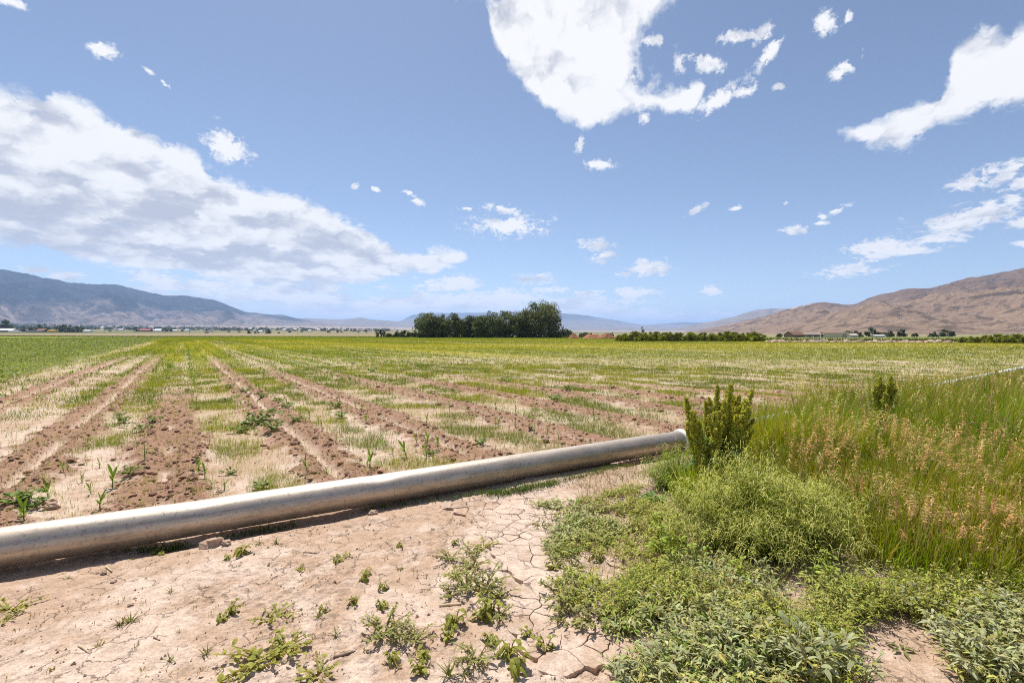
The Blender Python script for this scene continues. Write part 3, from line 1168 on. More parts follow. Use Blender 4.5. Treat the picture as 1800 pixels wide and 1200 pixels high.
def build_white_pipe():
    p0 = PIPE_B + PDIR * 0.10
    q = np.array([*at(1800, 648, 0.14), 0.14])
    d = norm(q - p0)
    pts = [p0 + d * s for s in np.linspace(0.0, 60, 40)]
    B = Batch()
    tube(B, [np.array(p) - p0 for p in pts], [0.118] * 40, (0.80, 0.80, 0.78), 24)
    for s in (9.2, 18.4, 27.6, 36.8):
        tube(B, [d * s, d * (s + 0.01), d * (s + 0.22), d * (s + 0.23)], [0.118, 0.129, 0.129, 0.118], (0.80, 0.80, 0.78), 24, False)
    o = B.build('white_pipe', M_PLASTIC, None, True, tuple(p0))
    tag(o, 'white plastic pipe half hidden in the rank grass beyond the silver pipe', 'pipe')


build_white_pipe()


# =====================================================================
# copies
# =====================================================================
def place(src, name, loc, rz, sc, label=None, cat=None, group=None):
    """copy of a one-mesh thing"""
    o = src if src.get('_fresh') else src.copy()
    if src.get('_fresh'):
        del src['_fresh']
    else:
        col.objects.link(o)
    o.name = name
    o.location = loc
    o.rotation_euler = (0, 0, rz)
    o.scale = (sc, sc, sc) if np.isscalar(sc) else sc
    tag(o, label, cat, group)
    return o


def fresh(o):
    o['_fresh'] = 1
    return o


# =====================================================================
# the row of trees, hedges, far trees
# =====================================================================
def crown_mesh(w, h, z0, clumps, leaves, leaf, c, seed, shape='round', lo=0.35):
    """leaf clumps through the volume of a crown w wide, from z0 up to h"""
    st = np.random.default_rng(seed)
    B = Batch()
    cs, rs = [], []
    for k in range(clumps):
        while True:
            p = st.uniform(-1, 1, 3)
            if np.hypot(p[0], p[1]) <= 1 and abs(p[2]) <= 1:
                t = (p[2] + 1) / 2
                if shape == 'round':
                    lim = math.sqrt(max(0, 1 - (abs(t - 0.45) / 0.58) ** 2.2))
                elif shape == 'tall':
                    lim = 0.55 + 0.45 * math.sin(math.pi * min(1, t * 0.9 + 0.1)) - 0.5 * max(0, t - 0.7)
                else:
                    lim = math.sqrt(max(0, 1 - t ** 2.2)) * 0.95 + 0.05
                rr = np.hypot(p[0], p[1])
                if rr <= lim and (rr > lim * lo or st.random() < 0.35):
                    break
        cs.append((p[0] * w / 2 * 0.84, p[1] * w / 2 * 0.84, z0 + t * (h - z0) * 0.95))
        rs.append(st.uniform(0.09, 0.19) * w * (0.8 if shape != 'tall' else 1.0))
    cs, rs = np.array(cs), np.array(rs)
    tone = st.uniform(0.55, 1.6, clumps)
    idx = st.integers(0, clumps, leaves)
    dv = norm(st.normal(size=(leaves, 3)))
    dv[:, 2] *= 0.8
    rad = rs[idx] * (0.35 + 0.65 * st.random(leaves) ** 0.5)
    pos = cs[idx] + dv * rad[:, None]
    pos[:, 2] = np.maximum(pos[:, 2], 0.05)
    cc = np.asarray(c) * tone[idx][:, None] * st.uniform(0.75, 1.25, (leaves, 1)) * (1 + st.normal(0, 0.06, (leaves, 3)))
    cards(B, pos, st.uniform(0.7, 1.3, leaves) * leaf, np.clip(cc, 0.005, 0.6), 1.0, dv * 0.5)
    return B, cs


def trunk_mesh(h, r, tops, seed, c=(0.13, 0.105, 0.085)):
    st = np.random.default_rng(seed)
    B = Batch()
    hh = h * 0.62
    pts = [(0, 0, -0.15)]
    x = y = 0
    for k in range(1, 7):
        x += st.normal(0, 0.02) * h
        y += st.normal(0, 0.02) * h
        pts.append((x, y, hh * k / 6))
    tube(B, pts, [r * (1.25 if k == 0 else 1 - 0.12 * k) for k in range(7)], c, 7)
    for t in tops[:9]:
        k = st.integers(2, 6)
        s = np.array(pts[k])
        e = np.array(t)
        mid = (s + e) / 2 + np.array([0, 0, 0.06 * h])
        tube(B, [s, mid, e], [r * 0.42, r * 0.26, r * 0.08], c, 5)
    return B


def tree(name, label, x, y, h, w, z0, clumps, leaves, leaf, c, seed, shape='round', cat='tree', group=None, base=None):
    root = empty(name, (x, y, gz(x, y) if base is None else base), random.uniform(0, 6.28))
    tag(root, label, cat, group)
    B, cs = crown_mesh(w, h, z0, clumps, leaves, leaf, c, seed, shape)
    B.build('crown', M_TREE, root)
    trunk_mesh(h, 0.022 * h + 0.05, cs, seed + 1).build('trunk', M_BARK, root)
    return root


DG = (0.105, 0.125, 0.050)
ORD = ['first', 'second', 'third', 'fourth', 'fifth', 'sixth', 'seventh', 'eighth', 'ninth', 'tenth']
grove = [(751, 41, 44), (772, 40, 38), (797, 41, 40), (826, 41, 38), (846, 39, 30), (866, 45, 42), (888, 46, 38), (911, 44, 38)]
for k, (px, hp, wp) in enumerate(grove):
    d = 226 + random.uniform(-5, 5)
    x, y = away(px, d)
    q = d / FPX
    tree('grove_tree', f'dark green tree in the grove across the field, {ORD[k]} from its open end', x, y, hp * q + 0.4, wp * q * 1.15, 0.1, 90, 7000, 0.60,
         np.array(DG) * random.uniform(0.85, 1.2), 500 + k * 3, 'tall', group='trees of the grove across the field')
x, y = away(950, 224)
tree('broad_willow_tree', 'tallest broad-crowned tree of the grove across the field', x, y, 17.0, 21.5, 0.4, 150, 19000, 0.60, (0.135, 0.15, 0.066), 560, 'round',
     group='trees of the grove across the field')
x, y = away(930, 222)
tree('grove_tree', 'paler tree pressed against the left side of the tallest grove tree', x, y, 12.2, 9.5, 0.3, 60, 5000, 0.6, (0.14, 0.155, 0.066), 570, 'tall',
     group='trees of the grove across the field')
for px, hp, wp, lab in ((993, 16, 34, 'low rounded dark tree at the foot of the tallest grove tree, beside the red earth'),
                        (972, 15, 26, 'pale green shrubby tree under the tallest grove tree')):
    x, y = away(px, 219)
    q = 219 / FPX
    tree('low_tree', lab, x, y, hp * q, wp * q, 0.1, 45, 3000, 0.5, DG if px > 980 else (0.12, 0.14, 0.05), 580 + px, 'dome', group='low growth at the grove')
for k, px in enumerate((663, 669, 675)):
    x, y = away(px, 260)
    tree('poplar_tree', f'slim dark poplar standing apart from the grove, {ORD[k]} of three from the town side', x, y, (15, 15.5, 13)[k] * 260 / FPX, 2.0, 0.2, 26, 1500, 0.4, DG, 600 + k, 'tall')
for k, (px, hp, wp) in enumerate(((684, 8, 14), (698, 10, 18), (713, 13, 22), (728, 14, 20), (740, 12, 20))):
    x, y = away(px, 255)
    q = 255 / FPX
    tree('small_tree', f'low green tree between the poplars and the grove, {ORD[k]} from the poplars', x, y, hp * q, wp * q, 0.1, 36, 2200, 0.5, (0.085, 0.11, 0.036), 620 + k, 'dome',
         group='low trees beside the grove')
# hedge of bushes along the field at the right
hb = [crown_mesh(3.4, 2.3, 0.05, 46, 3000, 0.26, (0.23, 0.26, 0.035), 700 + k, 'dome')[0].mesh('hedge_crown') for k in range(3)]
for m_ in hb:
    m_.materials.append(M_TREE)
nb = 19
for k in range(nb):
    px = 1086 + k * (1336 - 1086) / (nb - 1) + random.uniform(-3, 3)
    d = 116 - k * 0.25 + random.uniform(-1.5, 1.5)
    x, y = away(px, d)
    o = bpy.data.objects.new('hedge_bush', hb[k % 3])
    col.objects.link(o)
    s = random.uniform(0.86, 1.06) * (0.72 if k == 0 else 1)
    o.location = (x, y, gz(x, y))
    o.scale = (s * random.uniform(0.9, 1.15), s, s)
    o.rotation_euler = (0, 0, random.uniform(0, 6.28))
    tag(o, 'yellow-green bush of the dense hedge along the far edge of the field', 'bush', 'bushes of the hedge right of the red earth')
for k, (px, hp, d) in enumerate(((1694, 11, 92), (1712, 12, 90), (1732, 13, 90), (1750, 17, 88), (1768, 15, 86), (1787, 16, 86), (1806, 15, 84), (1828, 15, 84))):
    x, y = away(px, d)
    o = bpy.data.objects.new('field_edge_bush', hb[k % 3])
    col.objects.link(o)
    s = hp * d / FPX / 2.15
    o.location = (x, y, gz(x, y))
    o.scale = (s * 1.1, s * 1.1, s)
    o.rotation_euler = (0, 0, random.uniform(0, 6.28))
    tag(o, 'olive green bush in the clump below the brown hill beyond the pale rubble', 'bush', 'bushes at the end of the rubble berm')

# trees and bushes near the farm houses at the right: (px, base py shift, height px, width px, depth)
for k, (px, hp, wp, d) in enumerate(((1450, 10, 14, 300), (1487, 11, 26, 330), (1507, 9, 22, 330), (1534, 14, 28, 350), (1560, 9, 26, 330), (1587, 12, 20, 350), (1608, 6, 12, 340), (1640, 8, 16, 330),
                                     (1665, 13, 24, 360), (1392, 10, 12, 320), (1370, 6, 12, 300), (1075, 9, 10, 210), (1041, 8, 12, 260), (1130, 20, 9, 300), (1026, 6, 24, 260))):
    x, y = away(px, d)
    q = d / FPX
    tree('farm_tree', ['dark green tree beside the farm buildings below the brown hill', 'green tree showing above the hedge and red earth'][1 if px < 1200 else 0],
         x, y, hp * q + 0.5, wp * q, 0.1, 24, 900, 0.16 * wp * q / 2 + 0.25, (0.085, 0.105, 0.045), 800 + k, 'dome',
         group=['trees among the farm buildings', 'trees behind the hedge'][1 if px < 1200 else 0])


# =====================================================================
# houses, sheds and barns
# =====================================================================
def gable(name, label, px, d, wpx, wall, roof, deep, cw, cr, rot=0.0, cat='house', group=None, ridge_x=True, door=True):
    """building with gabled roof: wall height and roof rise in metres"""
    x, y = away(px, d)
    w = wpx * d / FPX
    root = empty(name, (x, y, gz(x, y) - 0.1), rot)
    tag(root, label, cat, group)
    B = Batch()
    hx, hy = w / 2, deep / 2
    if ridge_x:
        v = [(-hx, -hy, 0), (hx, -hy, 0), (hx, hy, 0), (-hx, hy, 0), (-hx, -hy, wall), (hx, -hy, wall), (hx, hy, wall), (-hx, hy, wall), (-hx, 0, wall + roof), (hx, 0, wall + roof)]
        B.add(np.array(v, float), [np.array([(0, 1, 5, 4), (2, 3, 7, 6)]), np.array([(1, 2, 6, 9, 5), (3, 0, 4, 8, 7)])], cw)
    else:
        v = [(-hx, -hy, 0), (hx, -hy, 0), (hx, hy, 0), (-hx, hy, 0), (-hx, -hy, wall), (hx, -hy, wall), (hx, hy, wall), (-hx, hy, wall), (0, -hy, wall + roof), (0, hy, wall + roof)]
        B.add(np.array(v, float), [np.array([(1, 2, 6, 5), (3, 0, 4, 7)]), np.array([(0, 1, 5, 8, 4), (2, 3, 7, 9, 6)])], cw)
    B.build('wall', M_PAINT, root)
    B = Batch()
    e, th = 0.35, 0.14
    if ridge_x:
        sl = roof / hy
        for sg in (-1, 1):
            q = [(-hx - e, sg * (hy + e), wall - sl * e + 0.02), (hx + e, sg * (hy + e), wall - sl * e + 0.02), (hx + e, 0, wall + roof + 0.02), (-hx - e, 0, wall + roof + 0.02)]
            q += [(a, b, c + th) for a, b, c in q]
            B.add(np.array(q, float), [np.array([(0, 1, 2, 3), (7, 6, 5, 4), (0, 4, 5, 1), (1, 5, 6, 2), (3, 2, 6, 7), (0, 3, 7, 4)])], cr)
    else:
        sl = roof / hx
        for sg in (-1, 1):
            q = [(sg * (hx + e), -hy - e, wall - sl * e + 0.02), (sg * (hx + e), hy + e, wall - sl * e + 0.02), (0, hy + e, wall + roof + 0.02), (0, -hy - e, wall + roof + 0.02)]
            q += [(a, b, c + th) for a, b, c in q]
            B.add(np.array(q, float), [np.array([(0, 1, 2, 3), (7, 6, 5, 4), (0, 4, 5, 1), (1, 5, 6, 2), (3, 2, 6, 7), (0, 3, 7, 4)])], cr)
    B.build('roof', M_PAINT, root)
    if door:
        B = Batch()
        boxm(B, -w * 0.12, w * 0.02, -hy - 0.06, -hy - 0.005, 0.0, min(2.2, wall * 0.8), np.array(cw) * 0.45)
        B.build('door', M_PAINT, root)
        for sx in (-0.32, 0.28):
            B = Batch()
            boxm(B, w * sx - 0.5, w * sx + 0.5, -hy - 0.05, -hy - 0.005, wall * 0.42, wall * 0.8, (0.05, 0.06, 0.07))
            B.build('window', M_PAINT, root)
    return root


WHT, TANW = (0.74, 0.73, 0.71), (0.55, 0.49, 0.37)
gable('farm_house', 'cream walled farm house with brown gable roof below the brown hill', 1471, 262, 35, 2.5, 1.5, 9.0, (0.58, 0.52, 0.40), (0.20, 0.125, 0.095), 0.62, ridge_x=False)
gable('brown_roofed_house', 'low house with steep reddish brown roof beyond the fence posts', 1396, 300, 22, 1.6, 2.1, 8.0, (0.24, 0.16, 0.11), (0.19, 0.10, 0.065), 0.2)
gable('long_shed', 'long low taupe roofed shed beside the reddish brown roof', 1427, 318, 36, 1.7, 1.0, 9.0, (0.30, 0.24, 0.20), (0.27, 0.205, 0.17), 0.0, 'shed')
gable('garden_shed', 'little pale shed next to the cream walled farm house', 1498, 250, 12, 1.5, 0.6, 3.0, (0.62, 0.55, 0.50), (0.55, 0.48, 0.43), 0.1, 'shed', door=False)
gable('stock_shelter', 'long low white roofed shelter between the farm trees', 1544, 300, 17, 1.0, 0.4, 3.0, (0.5, 0.48, 0.45), WHT, 0.0, 'shed', door=False)
gable('white_barn', 'big white roofed barn at the left edge beside the dark tree', 4, 900, 46, 3.4, 3.2, 14, (0.25, 0.22, 0.22), (0.72, 0.68, 0.65), 0.05, 'barn')
gable('white_shed', 'low white shed in front of the big white roofed barn', 26, 880, 17, 2.6, 0.7, 7, WHT, WHT, 0.0, 'shed', door=False)
gable('dark_shed', 'long low dark grey shed between the white barn and orange roof', 63, 905, 26, 1.9, 0.6, 8, (0.10, 0.095, 0.11), (0.13, 0.125, 0.14), 0.0, 'shed', door=False)
gable('orange_roofed_shed', 'yellow shed with orange roof among dark trees', 93, 890, 14, 3.0, 1.2, 8, (0.42, 0.36, 0.06), (0.62, 0.30, 0.06), 0.0, 'shed', door=False)
gable('red_earth_roof_barn', 'rusty brown roofed barn behind the dark grey shed', 76, 960, 16, 3.2, 3.6, 10, (0.27, 0.16, 0.11), (0.27, 0.13, 0.085), 0.0, 'barn', door=False)
gable('white_house', 'small white house right of the dark trees with the orange roof', 155, 890, 11, 3.2, 1.8, 8, WHT, (0.66, 0.64, 0.64), 0.0)
gable('red_barn', 'long barn with dusky red walls and roof in the valley', 255, 1320, 22, 3.6, 3.6, 14, (0.20, 0.035, 0.04), (0.42, 0.10, 0.11), 0.0, 'barn', door=False)
gable('white_long_barn', 'long white barn adjoining the dusky red barn', 275, 1330, 17, 3.6, 1.0, 12, WHT, WHT, 0.0, 'barn', door=False)
gable('white_roofed_barn', 'white roofed barn standing behind the long white barn', 279, 1560, 11, 4.0, 3.4, 12, WHT, (0.78, 0.78, 0.77), 0.0, 'barn', door=False)
rt = random.Random(5)
town = [(194, 2300, 6), (207, 1700, 5), (213, 1690, 6), (222, 2300, 5), (203, 2100, 4), (300, 1400, 8), (308, 1420, 7), (330, 1750, 9), (346, 2400, 4), (370, 1450, 9), (392, 2450, 10), (404, 2350, 8),
        (362, 2200, 4), (425, 2600, 4), (459, 1450, 7), (500, 2500, 5), (545, 1700, 5), (575, 2350, 6), (560, 2600, 5), (606, 2500, 4), (620, 2300, 5), (640, 2500, 5), (520, 2700, 4), (253, 2900, 5),
        (265, 2500, 4), (180, 2700, 4), (440, 2900, 5), (475, 2300, 4), (135, 2600, 4), (650, 2200, 4)]
for k, (px, d, wp) in enumerate(town):
    s = rt.random()
    cw = WHT if s < 0.5 else (0.45, 0.38, 0.33) if s < 0.75 else (0.50, 0.50, 0.52)
    cr = WHT if s < 0.45 else (0.35, 0.30, 0.28) if s < 0.8 else (0.18, 0.17, 0.19)
    gable('town_house', 'tiny pale house of the far town at the foot of the mountains', px, d, wp, 0.0022 * d * rt.uniform(0.8, 1.2), 0.0015 * d, 0.005 * d + 4, cw, cr, rt.uniform(-0.3, 0.3),
          group='houses of the far town', door=False)

# far trees one can tell apart
fm = [crown_mesh(1.0, 1.0, 0.05, 26, 420, 0.16, (0.075, 0.095, 0.042), 900 + k, 'dome')[0].mesh('far_crown') for k in range(4)]
for m_ in fm:
    m_.materials.append(M_TREE)
far_list = [(8, 21, 30, 930, 'largest dark tree behind the white barn at the left edge'), (34, 9, 18, 960, None), (46, 10, 20, 970, None), (58, 9, 18, 1000, None), (68, 13, 18, 1050, None), (78, 14, 14, 1080, None),
            (86, 10, 14, 930, None), (104, 12, 16, 920, None), (112, 14, 20, 910, None), (124, 12, 16, 915, None), (132, 12, 20, 930, None), (142, 11, 16, 940, None),
            (239, 9, 11, 1250, None), (193, 4, 6, 1300, None), (296, 6, 12, 1300, None), (289, 5, 8, 1250, None), (320, 4, 6, 1400, None), (363, 4, 8, 900, None), (438, 7, 8, 800, None), (451, 6, 9, 800, None),
            (471, 9, 13, 800, None), (490, 4, 5, 900, None), (510, 5, 8, 1200, None), (578, 6, 9, 1200, None), (593, 5, 5, 1200, None), (600, 5, 4, 1300, None), (630, 6, 4, 1300, None), (644, 5, 5, 1300, None),
            (530, 4, 6, 1400, None), (402, 4, 6, 1300, None), (420, 3, 6, 1200, None)]
for k, (px, hp, wp, d, lab) in enumerate(far_list):
    x, y = away(px, d)
    q = d / FPX
    o = bpy.data.objects.new('valley_tree', fm[k % 4])
    col.objects.link(o)
    o.location = (x, y, gz(x, y) - 0.3)
    o.scale = (wp * q, wp * q, hp * q)
    o.rotation_euler = (0, 0, random.uniform(0, 6.28))
    if lab:
        tag(o, lab, 'tree')
    elif px < 150:
        tag(o, 'dark tree among the barns and sheds at the left edge', 'tree', 'trees around the barns')
    else:
        tag(o, 'lone small tree on the dry flats between the field and town', 'tree', 'small trees on the flats')
# the wooded belt of the town, too far to tell apart
B = Batch()
n = 2000
pxs = rng.uniform(-160, 700, n)
dd = rng.uniform(1900, 4600, n)
hh = rng.uniform(6, 15, n)
keep = rng.random(n) < np.clip(1.05 - pxs / 900, 0.3, 1) * (0.35 + 0.9 * (fbm(pxs * 0.02, dd * 0.002, 77, 2)))
pxs, dd, hh = pxs[keep], dd[keep], hh[keep]
X = (pxs - 900) / FPX * dd
Z = ground_z(X, dd, False)
m_ = 36
pos = norm(rng.normal(size=(len(X), m_, 3))) * rng.random((len(X), m_, 1)) ** 0.4
pos = pos * np.stack([hh * 0.9, hh * 0.9, hh * 0.5], 1)[:, None, :] + np.stack([X, dd, Z + hh * 0.42], 1)[:, None, :]
cards(B, pos.reshape(-1, 3), np.repeat(hh * 0.5, m_), np.repeat(var(len(X), (0.055, 0.068, 0.038), 0.25), m_, 0))
tag(B.build('distant_trees', M_TREE), 'belt of far trees through the town at the mountain foot', None, None, 'stuff')
# weedy ditch bank at the far edge of the field
B = Batch()
n = 26000
xx = rng.uniform(-420, 150, n)
yy = field_far(xx) + rng.normal(0, 2.0, n)
ok = np.abs(xx / yy) < 1.35
xx, yy = xx[ok], yy[ok]
n = len(xx)
ribbons(B, np.stack([xx, yy, ground_z(xx, yy, False)], 1), np.stack([rng.normal(0, 0.3, n), rng.normal(0, 0.3, n), np.ones(n)], 1), rng.uniform(0.4, 1.3, n), 0.32, 0.1,
        var(n, (0.075, 0.085, 0.025)), var(n, (0.15, 0.14, 0.045)), 1)
tag(B.build('ditch_grass', M_GRASS), 'dark weedy strip along the far edge of the field', None, None, 'stuff')


# power poles and fence posts
def pole(px, d, h, label):
    x, y = away(px, d)
    root = empty('utility_pole', (x, y, gz(x, y)))
    tag(root, label, 'utility pole', 'utility poles in the valley')
    B = Batch()
    tube(B, [(0, 0, -0.3), (0, 0, h * 0.5), (0, 0, h)], [0.16, 0.14, 0.11], (0.16, 0.12, 0.09), 8)
    B.build('mast', M_WOOD, root)
    B = Batch()
    boxm(B, -1.2, 1.2, -0.06, 0.06, h - 0.75, h - 0.6, (0.17, 0.13, 0.10))
    B.build('crossarm', M_WOOD, root)


for px, d, h in ((183, 620, 9.5), (333, 640, 8.5), (24 + 400, 900, 9), (523, 700, 8), (604, 800, 9)):
    pole(px, d, h, 'thin wooden utility pole on the flats beyond the field')
for k, (px, d) in enumerate(((1400, 128), (1424, 128), (1481, 126), (1511, 124), (1575, 122), (1610, 122), (1649, 120), (1690, 118), (1370, 130), (1345, 131))):
    x, y = away(px, d)
    B = Batch()
    tube(B, [(0, 0, -0.2), (0.02, 0, 0.55), (0.03, 0, 1.15)], [0.085, 0.08, 0.07], (0.13, 0.105, 0.085), 7)
    o = B.build('fence_post', M_WOOD, None, True, (x, y, gz(x, y)))
    tag(o, 'dark wooden fence post behind the pale rubble berm', 'fence post', 'fence posts behind the berm')
x, y = away(1436, 101)
root = empty('ditch_gate', (x, y, gz(x, y)), 0.1)
tag(root, 'pale metal ditch gate with two posts at the rubble berm', 'gate')
for nm, a_ in (('post', (-0.85, -0.77, -0.05, 0.05, -0.2, 1.35)), ('post', (0.77, 0.85, -0.05, 0.05, -0.2, 1.75)), ('crossbar', (-0.768, 0.768, -0.04, 0.04, 0.86, 1.0)), ('gate_panel', (-0.6, 0.72, -0.03, 0.03, 0.1, 0.55))):
    B = Batch()
    boxm(B, *a_, (0.52, 0.53, 0.54))
    B.build(nm, M_PAINT, root)


# heaps of earth
def lump(B, p, s, c, seed, sub=10):
    st = np.random.default_rng(seed)
    nt, npn = 7, 5
    V = [(0, 0, 1.0)]
    for i in range(1, npn):
        t = i / npn * math.pi
        for j in range(nt):
            a = j / nt * 2 * math.pi + i * 0.4
            V.append((math.sin(t) * math.cos(a), math.sin(t) * math.sin(a), math.cos(t)))
    V.append((0, 0, -1.0))
    V = np.array(V) * st.uniform(0.72, 1.25, (len(V), 1))
    f3, f4 = [], []
    for j in range(nt):
        f3.append((0, 1 + j, 1 + (j + 1) % nt))
        b = 1 + (npn - 2) * nt
        f3.append((b + (j + 1) % nt, b + j, len(V) - 1))
        for i in range(npn - 2):
            q = 1 + i * nt
            f4.append((q + j, q + nt + j, q + nt + (j + 1) % nt, q + (j + 1) % nt))
    B.add(V * np.asarray(s) + np.asarray(p), [np.array(f3), np.array(f4)], c)


def heap(name, label, px, d, wpx, h, c, seed, group):
    x, y = away(px, d)
    w = wpx * d / FPX
    n = 40
    gx, gy = np.meshgrid(np.linspace(-1, 1, n), np.linspace(-1, 1, n), indexing='ij')
    r = np.hypot(gx, gy)
    z = np.clip(1 - r ** 1.5, 0, None) * (0.55 + 0.9 * fbm(gx * 2.2 + seed, gy * 2.2, seed, 4)) * h - 0.12 * (r > 0.93)
    i = np.arange(n - 1)[:, None]
    j = np.arange(n - 1)[None, :]
    F = np.stack([i * n + j, (i + 1) * n + j, (i + 1) * n + j + 1, i * n + j + 1], -1).reshape(-1, 4)
    B = Batch()
    V = np.stack([gx * w / 2, gy * w * 0.35, z], -1).reshape(-1, 3)
    B.add(V, [F], np.asarray(c) * (0.75 + 0.5 * fbm(gx * 6, gy * 6, seed + 1, 3)).reshape(-1, 1))
    o = B.build(name, M_SOIL, None, False, (x, y, gz(x, y) - 0.03))
    tag(o, label, 'earth heap', group)


heap('earth_heap', 'small rust red earth heap at the foot of the grove', 1009, 190, 24, 1.9, (0.33, 0.155, 0.085), 21, 'rust red earth heaps')
heap('earth_heap', 'long rust red earth heap between the grove and the hedge', 1042, 185, 42, 2.0, (0.34, 0.16, 0.09), 22, 'rust red earth heaps')
heap('earth_heap', 'rust red earth heap rising behind the hedge end', 1066, 183, 36, 2.6, (0.32, 0.15, 0.085), 23, 'rust red earth heaps')
B = Batch()
for k in range(420):
    px = random.uniform(1345, 1745)
    d = 101 + random.gauss(0, 1.3) - (px - 1345) * 0.022
    x, y = away(px, d)
    s = random.uniform(0.12, 0.42) * (1.25 if random.random() < 0.2 else 0.8)
    k_ = random.uniform(0.8, 1.15)
    lump(B, (x, y, gz(x, y) + s * 0.3), (s * 1.4, s * 1.2, s * 0.9), (0.50 * k_, 0.37 * k_, 0.285 * k_), 2000 + k)
tag(B.build('rubble_berm', M_SOIL), 'low berm of pale broken earth along the right end of the field', None, None, 'stuff')

# =====================================================================
# vegetation of the field
# =====================================================================
def up_dirs(n, spread):
    a = rng.uniform(0, 2 * np.pi, n)
    s = np.abs(rng.normal(0, spread, n))
    return np.stack([np.cos(a) * s, np.sin(a) * s, np.ones(n)], 1)


def scatter_polar(n, r0, r1, amax=50.0):
    r = np.exp(rng.uniform(math.log(r0), math.log(r1), n))
    a = np.radians(rng.uniform(-amax, amax, n))
    return r * np.sin(a), r * np.cos(a), r


def build_field_growth():
    # fine grass and volunteer seedlings between the rows
    x, y, r = scatter_polar(430000, 3.6, 330)
    x2, y2, r2 = scatter_polar(260000, 3.8, 26)
    x, y, r = np.concatenate([x, x2]), np.concatenate([y, y2]), np.concatenate([r, r2])
    ok = (pipe_side(x, y) > 0.25) & (y < field_far(x) - 2) & ~in_poly(x, y, GRASS_POLY)
    x, y, r = x[ok], y[ok], r[ok]
    c, yel, leafy = veg_cover(x, y)
    tuft = fbm(x * 1.6, y * 1.6, 211, 3)
    far = sstep(r, 12, 60)
    dens = c * (sstep(tuft, 0.30, 0.66) * (1 - far) * (0.55 + 0.45 * sstep(r, 6, 14)) + far) * lin(0.9, 0.75, far) + 0.035 * (1 - far)
    ok = rng.random(len(x)) < dens
    x, y, r, yel, leafy, far = x[ok], y[ok], r[ok], yel[ok], leafy[ok], far[ok]
    z = ground_z(x, y)
    B = Batch()
    k = 3
    gr = leafy < 0.5
    n = gr.sum()
    base = np.repeat(np.stack([x, y, z], 1)[gr], k, 0)
    rr = np.repeat(r[gr], k)
    base[:, :2] += rng.normal(0, 0.022, (n * k, 2)) * (1 + rr / 14)[:, None]
    yy = np.repeat(yel[gr], k)[:, None]
    blue = sstep(fbm(base[:, 0] * 0.5, base[:, 1] * 0.5, 221, 2), 0.40, 0.62)[:, None]
    c_fine = var(n * k, (0.31, 0.345, 0.022)) * (1 - blue) + var(n * k, (0.185, 0.245, 0.032)) * blue
    c_gold = var(n * k, (0.46, 0.43, 0.048))
    bright = sstep(base[:, 1], 130, 200)[:, None]
    c1 = c_fine * (1 - yy) + c_gold * yy
    c1 = c1 * (1 - bright) + var(n * k, (0.30, 0.36, 0.036)) * bright
    dryk = (rng.random(n * k) < 0.09)[:, None]
    c1 = np.where(dryk, var(n * k, (0.38, 0.31, 0.12)), c1)
    L = rng.uniform(0.040, 0.120, n * k) * (1 + rr / 60)
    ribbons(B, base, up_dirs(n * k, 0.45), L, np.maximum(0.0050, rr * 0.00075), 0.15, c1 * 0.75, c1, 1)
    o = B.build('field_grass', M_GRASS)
    tag(o, 'thin green and yellow growth between the furrows of the field', None, None, 'stuff')
    # leafy crop at the left
    B = Batch()
    lf = ~gr
    k = 4
    n = lf.sum()
    base = np.repeat(np.stack([x, y, z], 1)[lf], k, 0)
    rr = np.repeat(r[lf], k)
    base[:, :2] += rng.normal(0, 0.10, (n * k, 2))
    base[:, 2] += rng.uniform(0.02, 0.14, n * k)
    tone = fbm(base[:, 0] * 0.8, base[:, 1] * 0.8, 231, 3)[:, None]
    c1 = var(n * k, (0.215, 0.26, 0.042)) * (0.55 + 0.9 * tone)
    ribbons(B, base, np.concatenate([rng.normal(0, 1, (n * k, 2)), rng.uniform(0.1, 1.2, (n * k, 1))], 1), rng.uniform(0.08, 0.17, n * k) * (1 + rr / 90),
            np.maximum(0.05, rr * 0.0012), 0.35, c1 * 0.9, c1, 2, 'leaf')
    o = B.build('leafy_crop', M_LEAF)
    tag(o, 'low leafy green crop beyond the bare strip at the left', None, None, 'stuff')

    # crop seedlings too far off to tell apart
    B = Batch()
    for fu in FURROWS:
        for off in (-0.40, 0.42):
            v = np.arange(16, 95, 0.32) + rng.normal(0, 0.1, len(np.arange(16, 95, 0.32)))
            u = fu + off + rng.normal(0, 0.05, len(v))
            xx = u * RDY + v * RDX
            yy_ = -u * RDX + v * RDY
            q = (fbm(u * 0.8, v * 0.3, 241, 2) > 0.44) & (rng.random(len(v)) < 0.75) & ~in_poly(xx, yy_, GRASS_POLY)
            xx, yy_ = xx[q], yy_[q]
            m = len(xx)
            b = np.repeat(np.stack([xx, yy_, ground_z(xx, yy_)], 1), 4, 0)
            cc = var(m * 4, (0.20, 0.31, 0.036))
            ribbons(B, b, up_dirs(m * 4, 0.6), rng.uniform(0.12, 0.26, m * 4), 0.03, 0.35, cc * 0.8, cc, 2, 'leaf')
    o = B.build('far_seedlings', M_LEAF)
    tag(o, 'rows of bright green crop seedlings farther down the field', None, None, 'stuff')


build_field_growth()


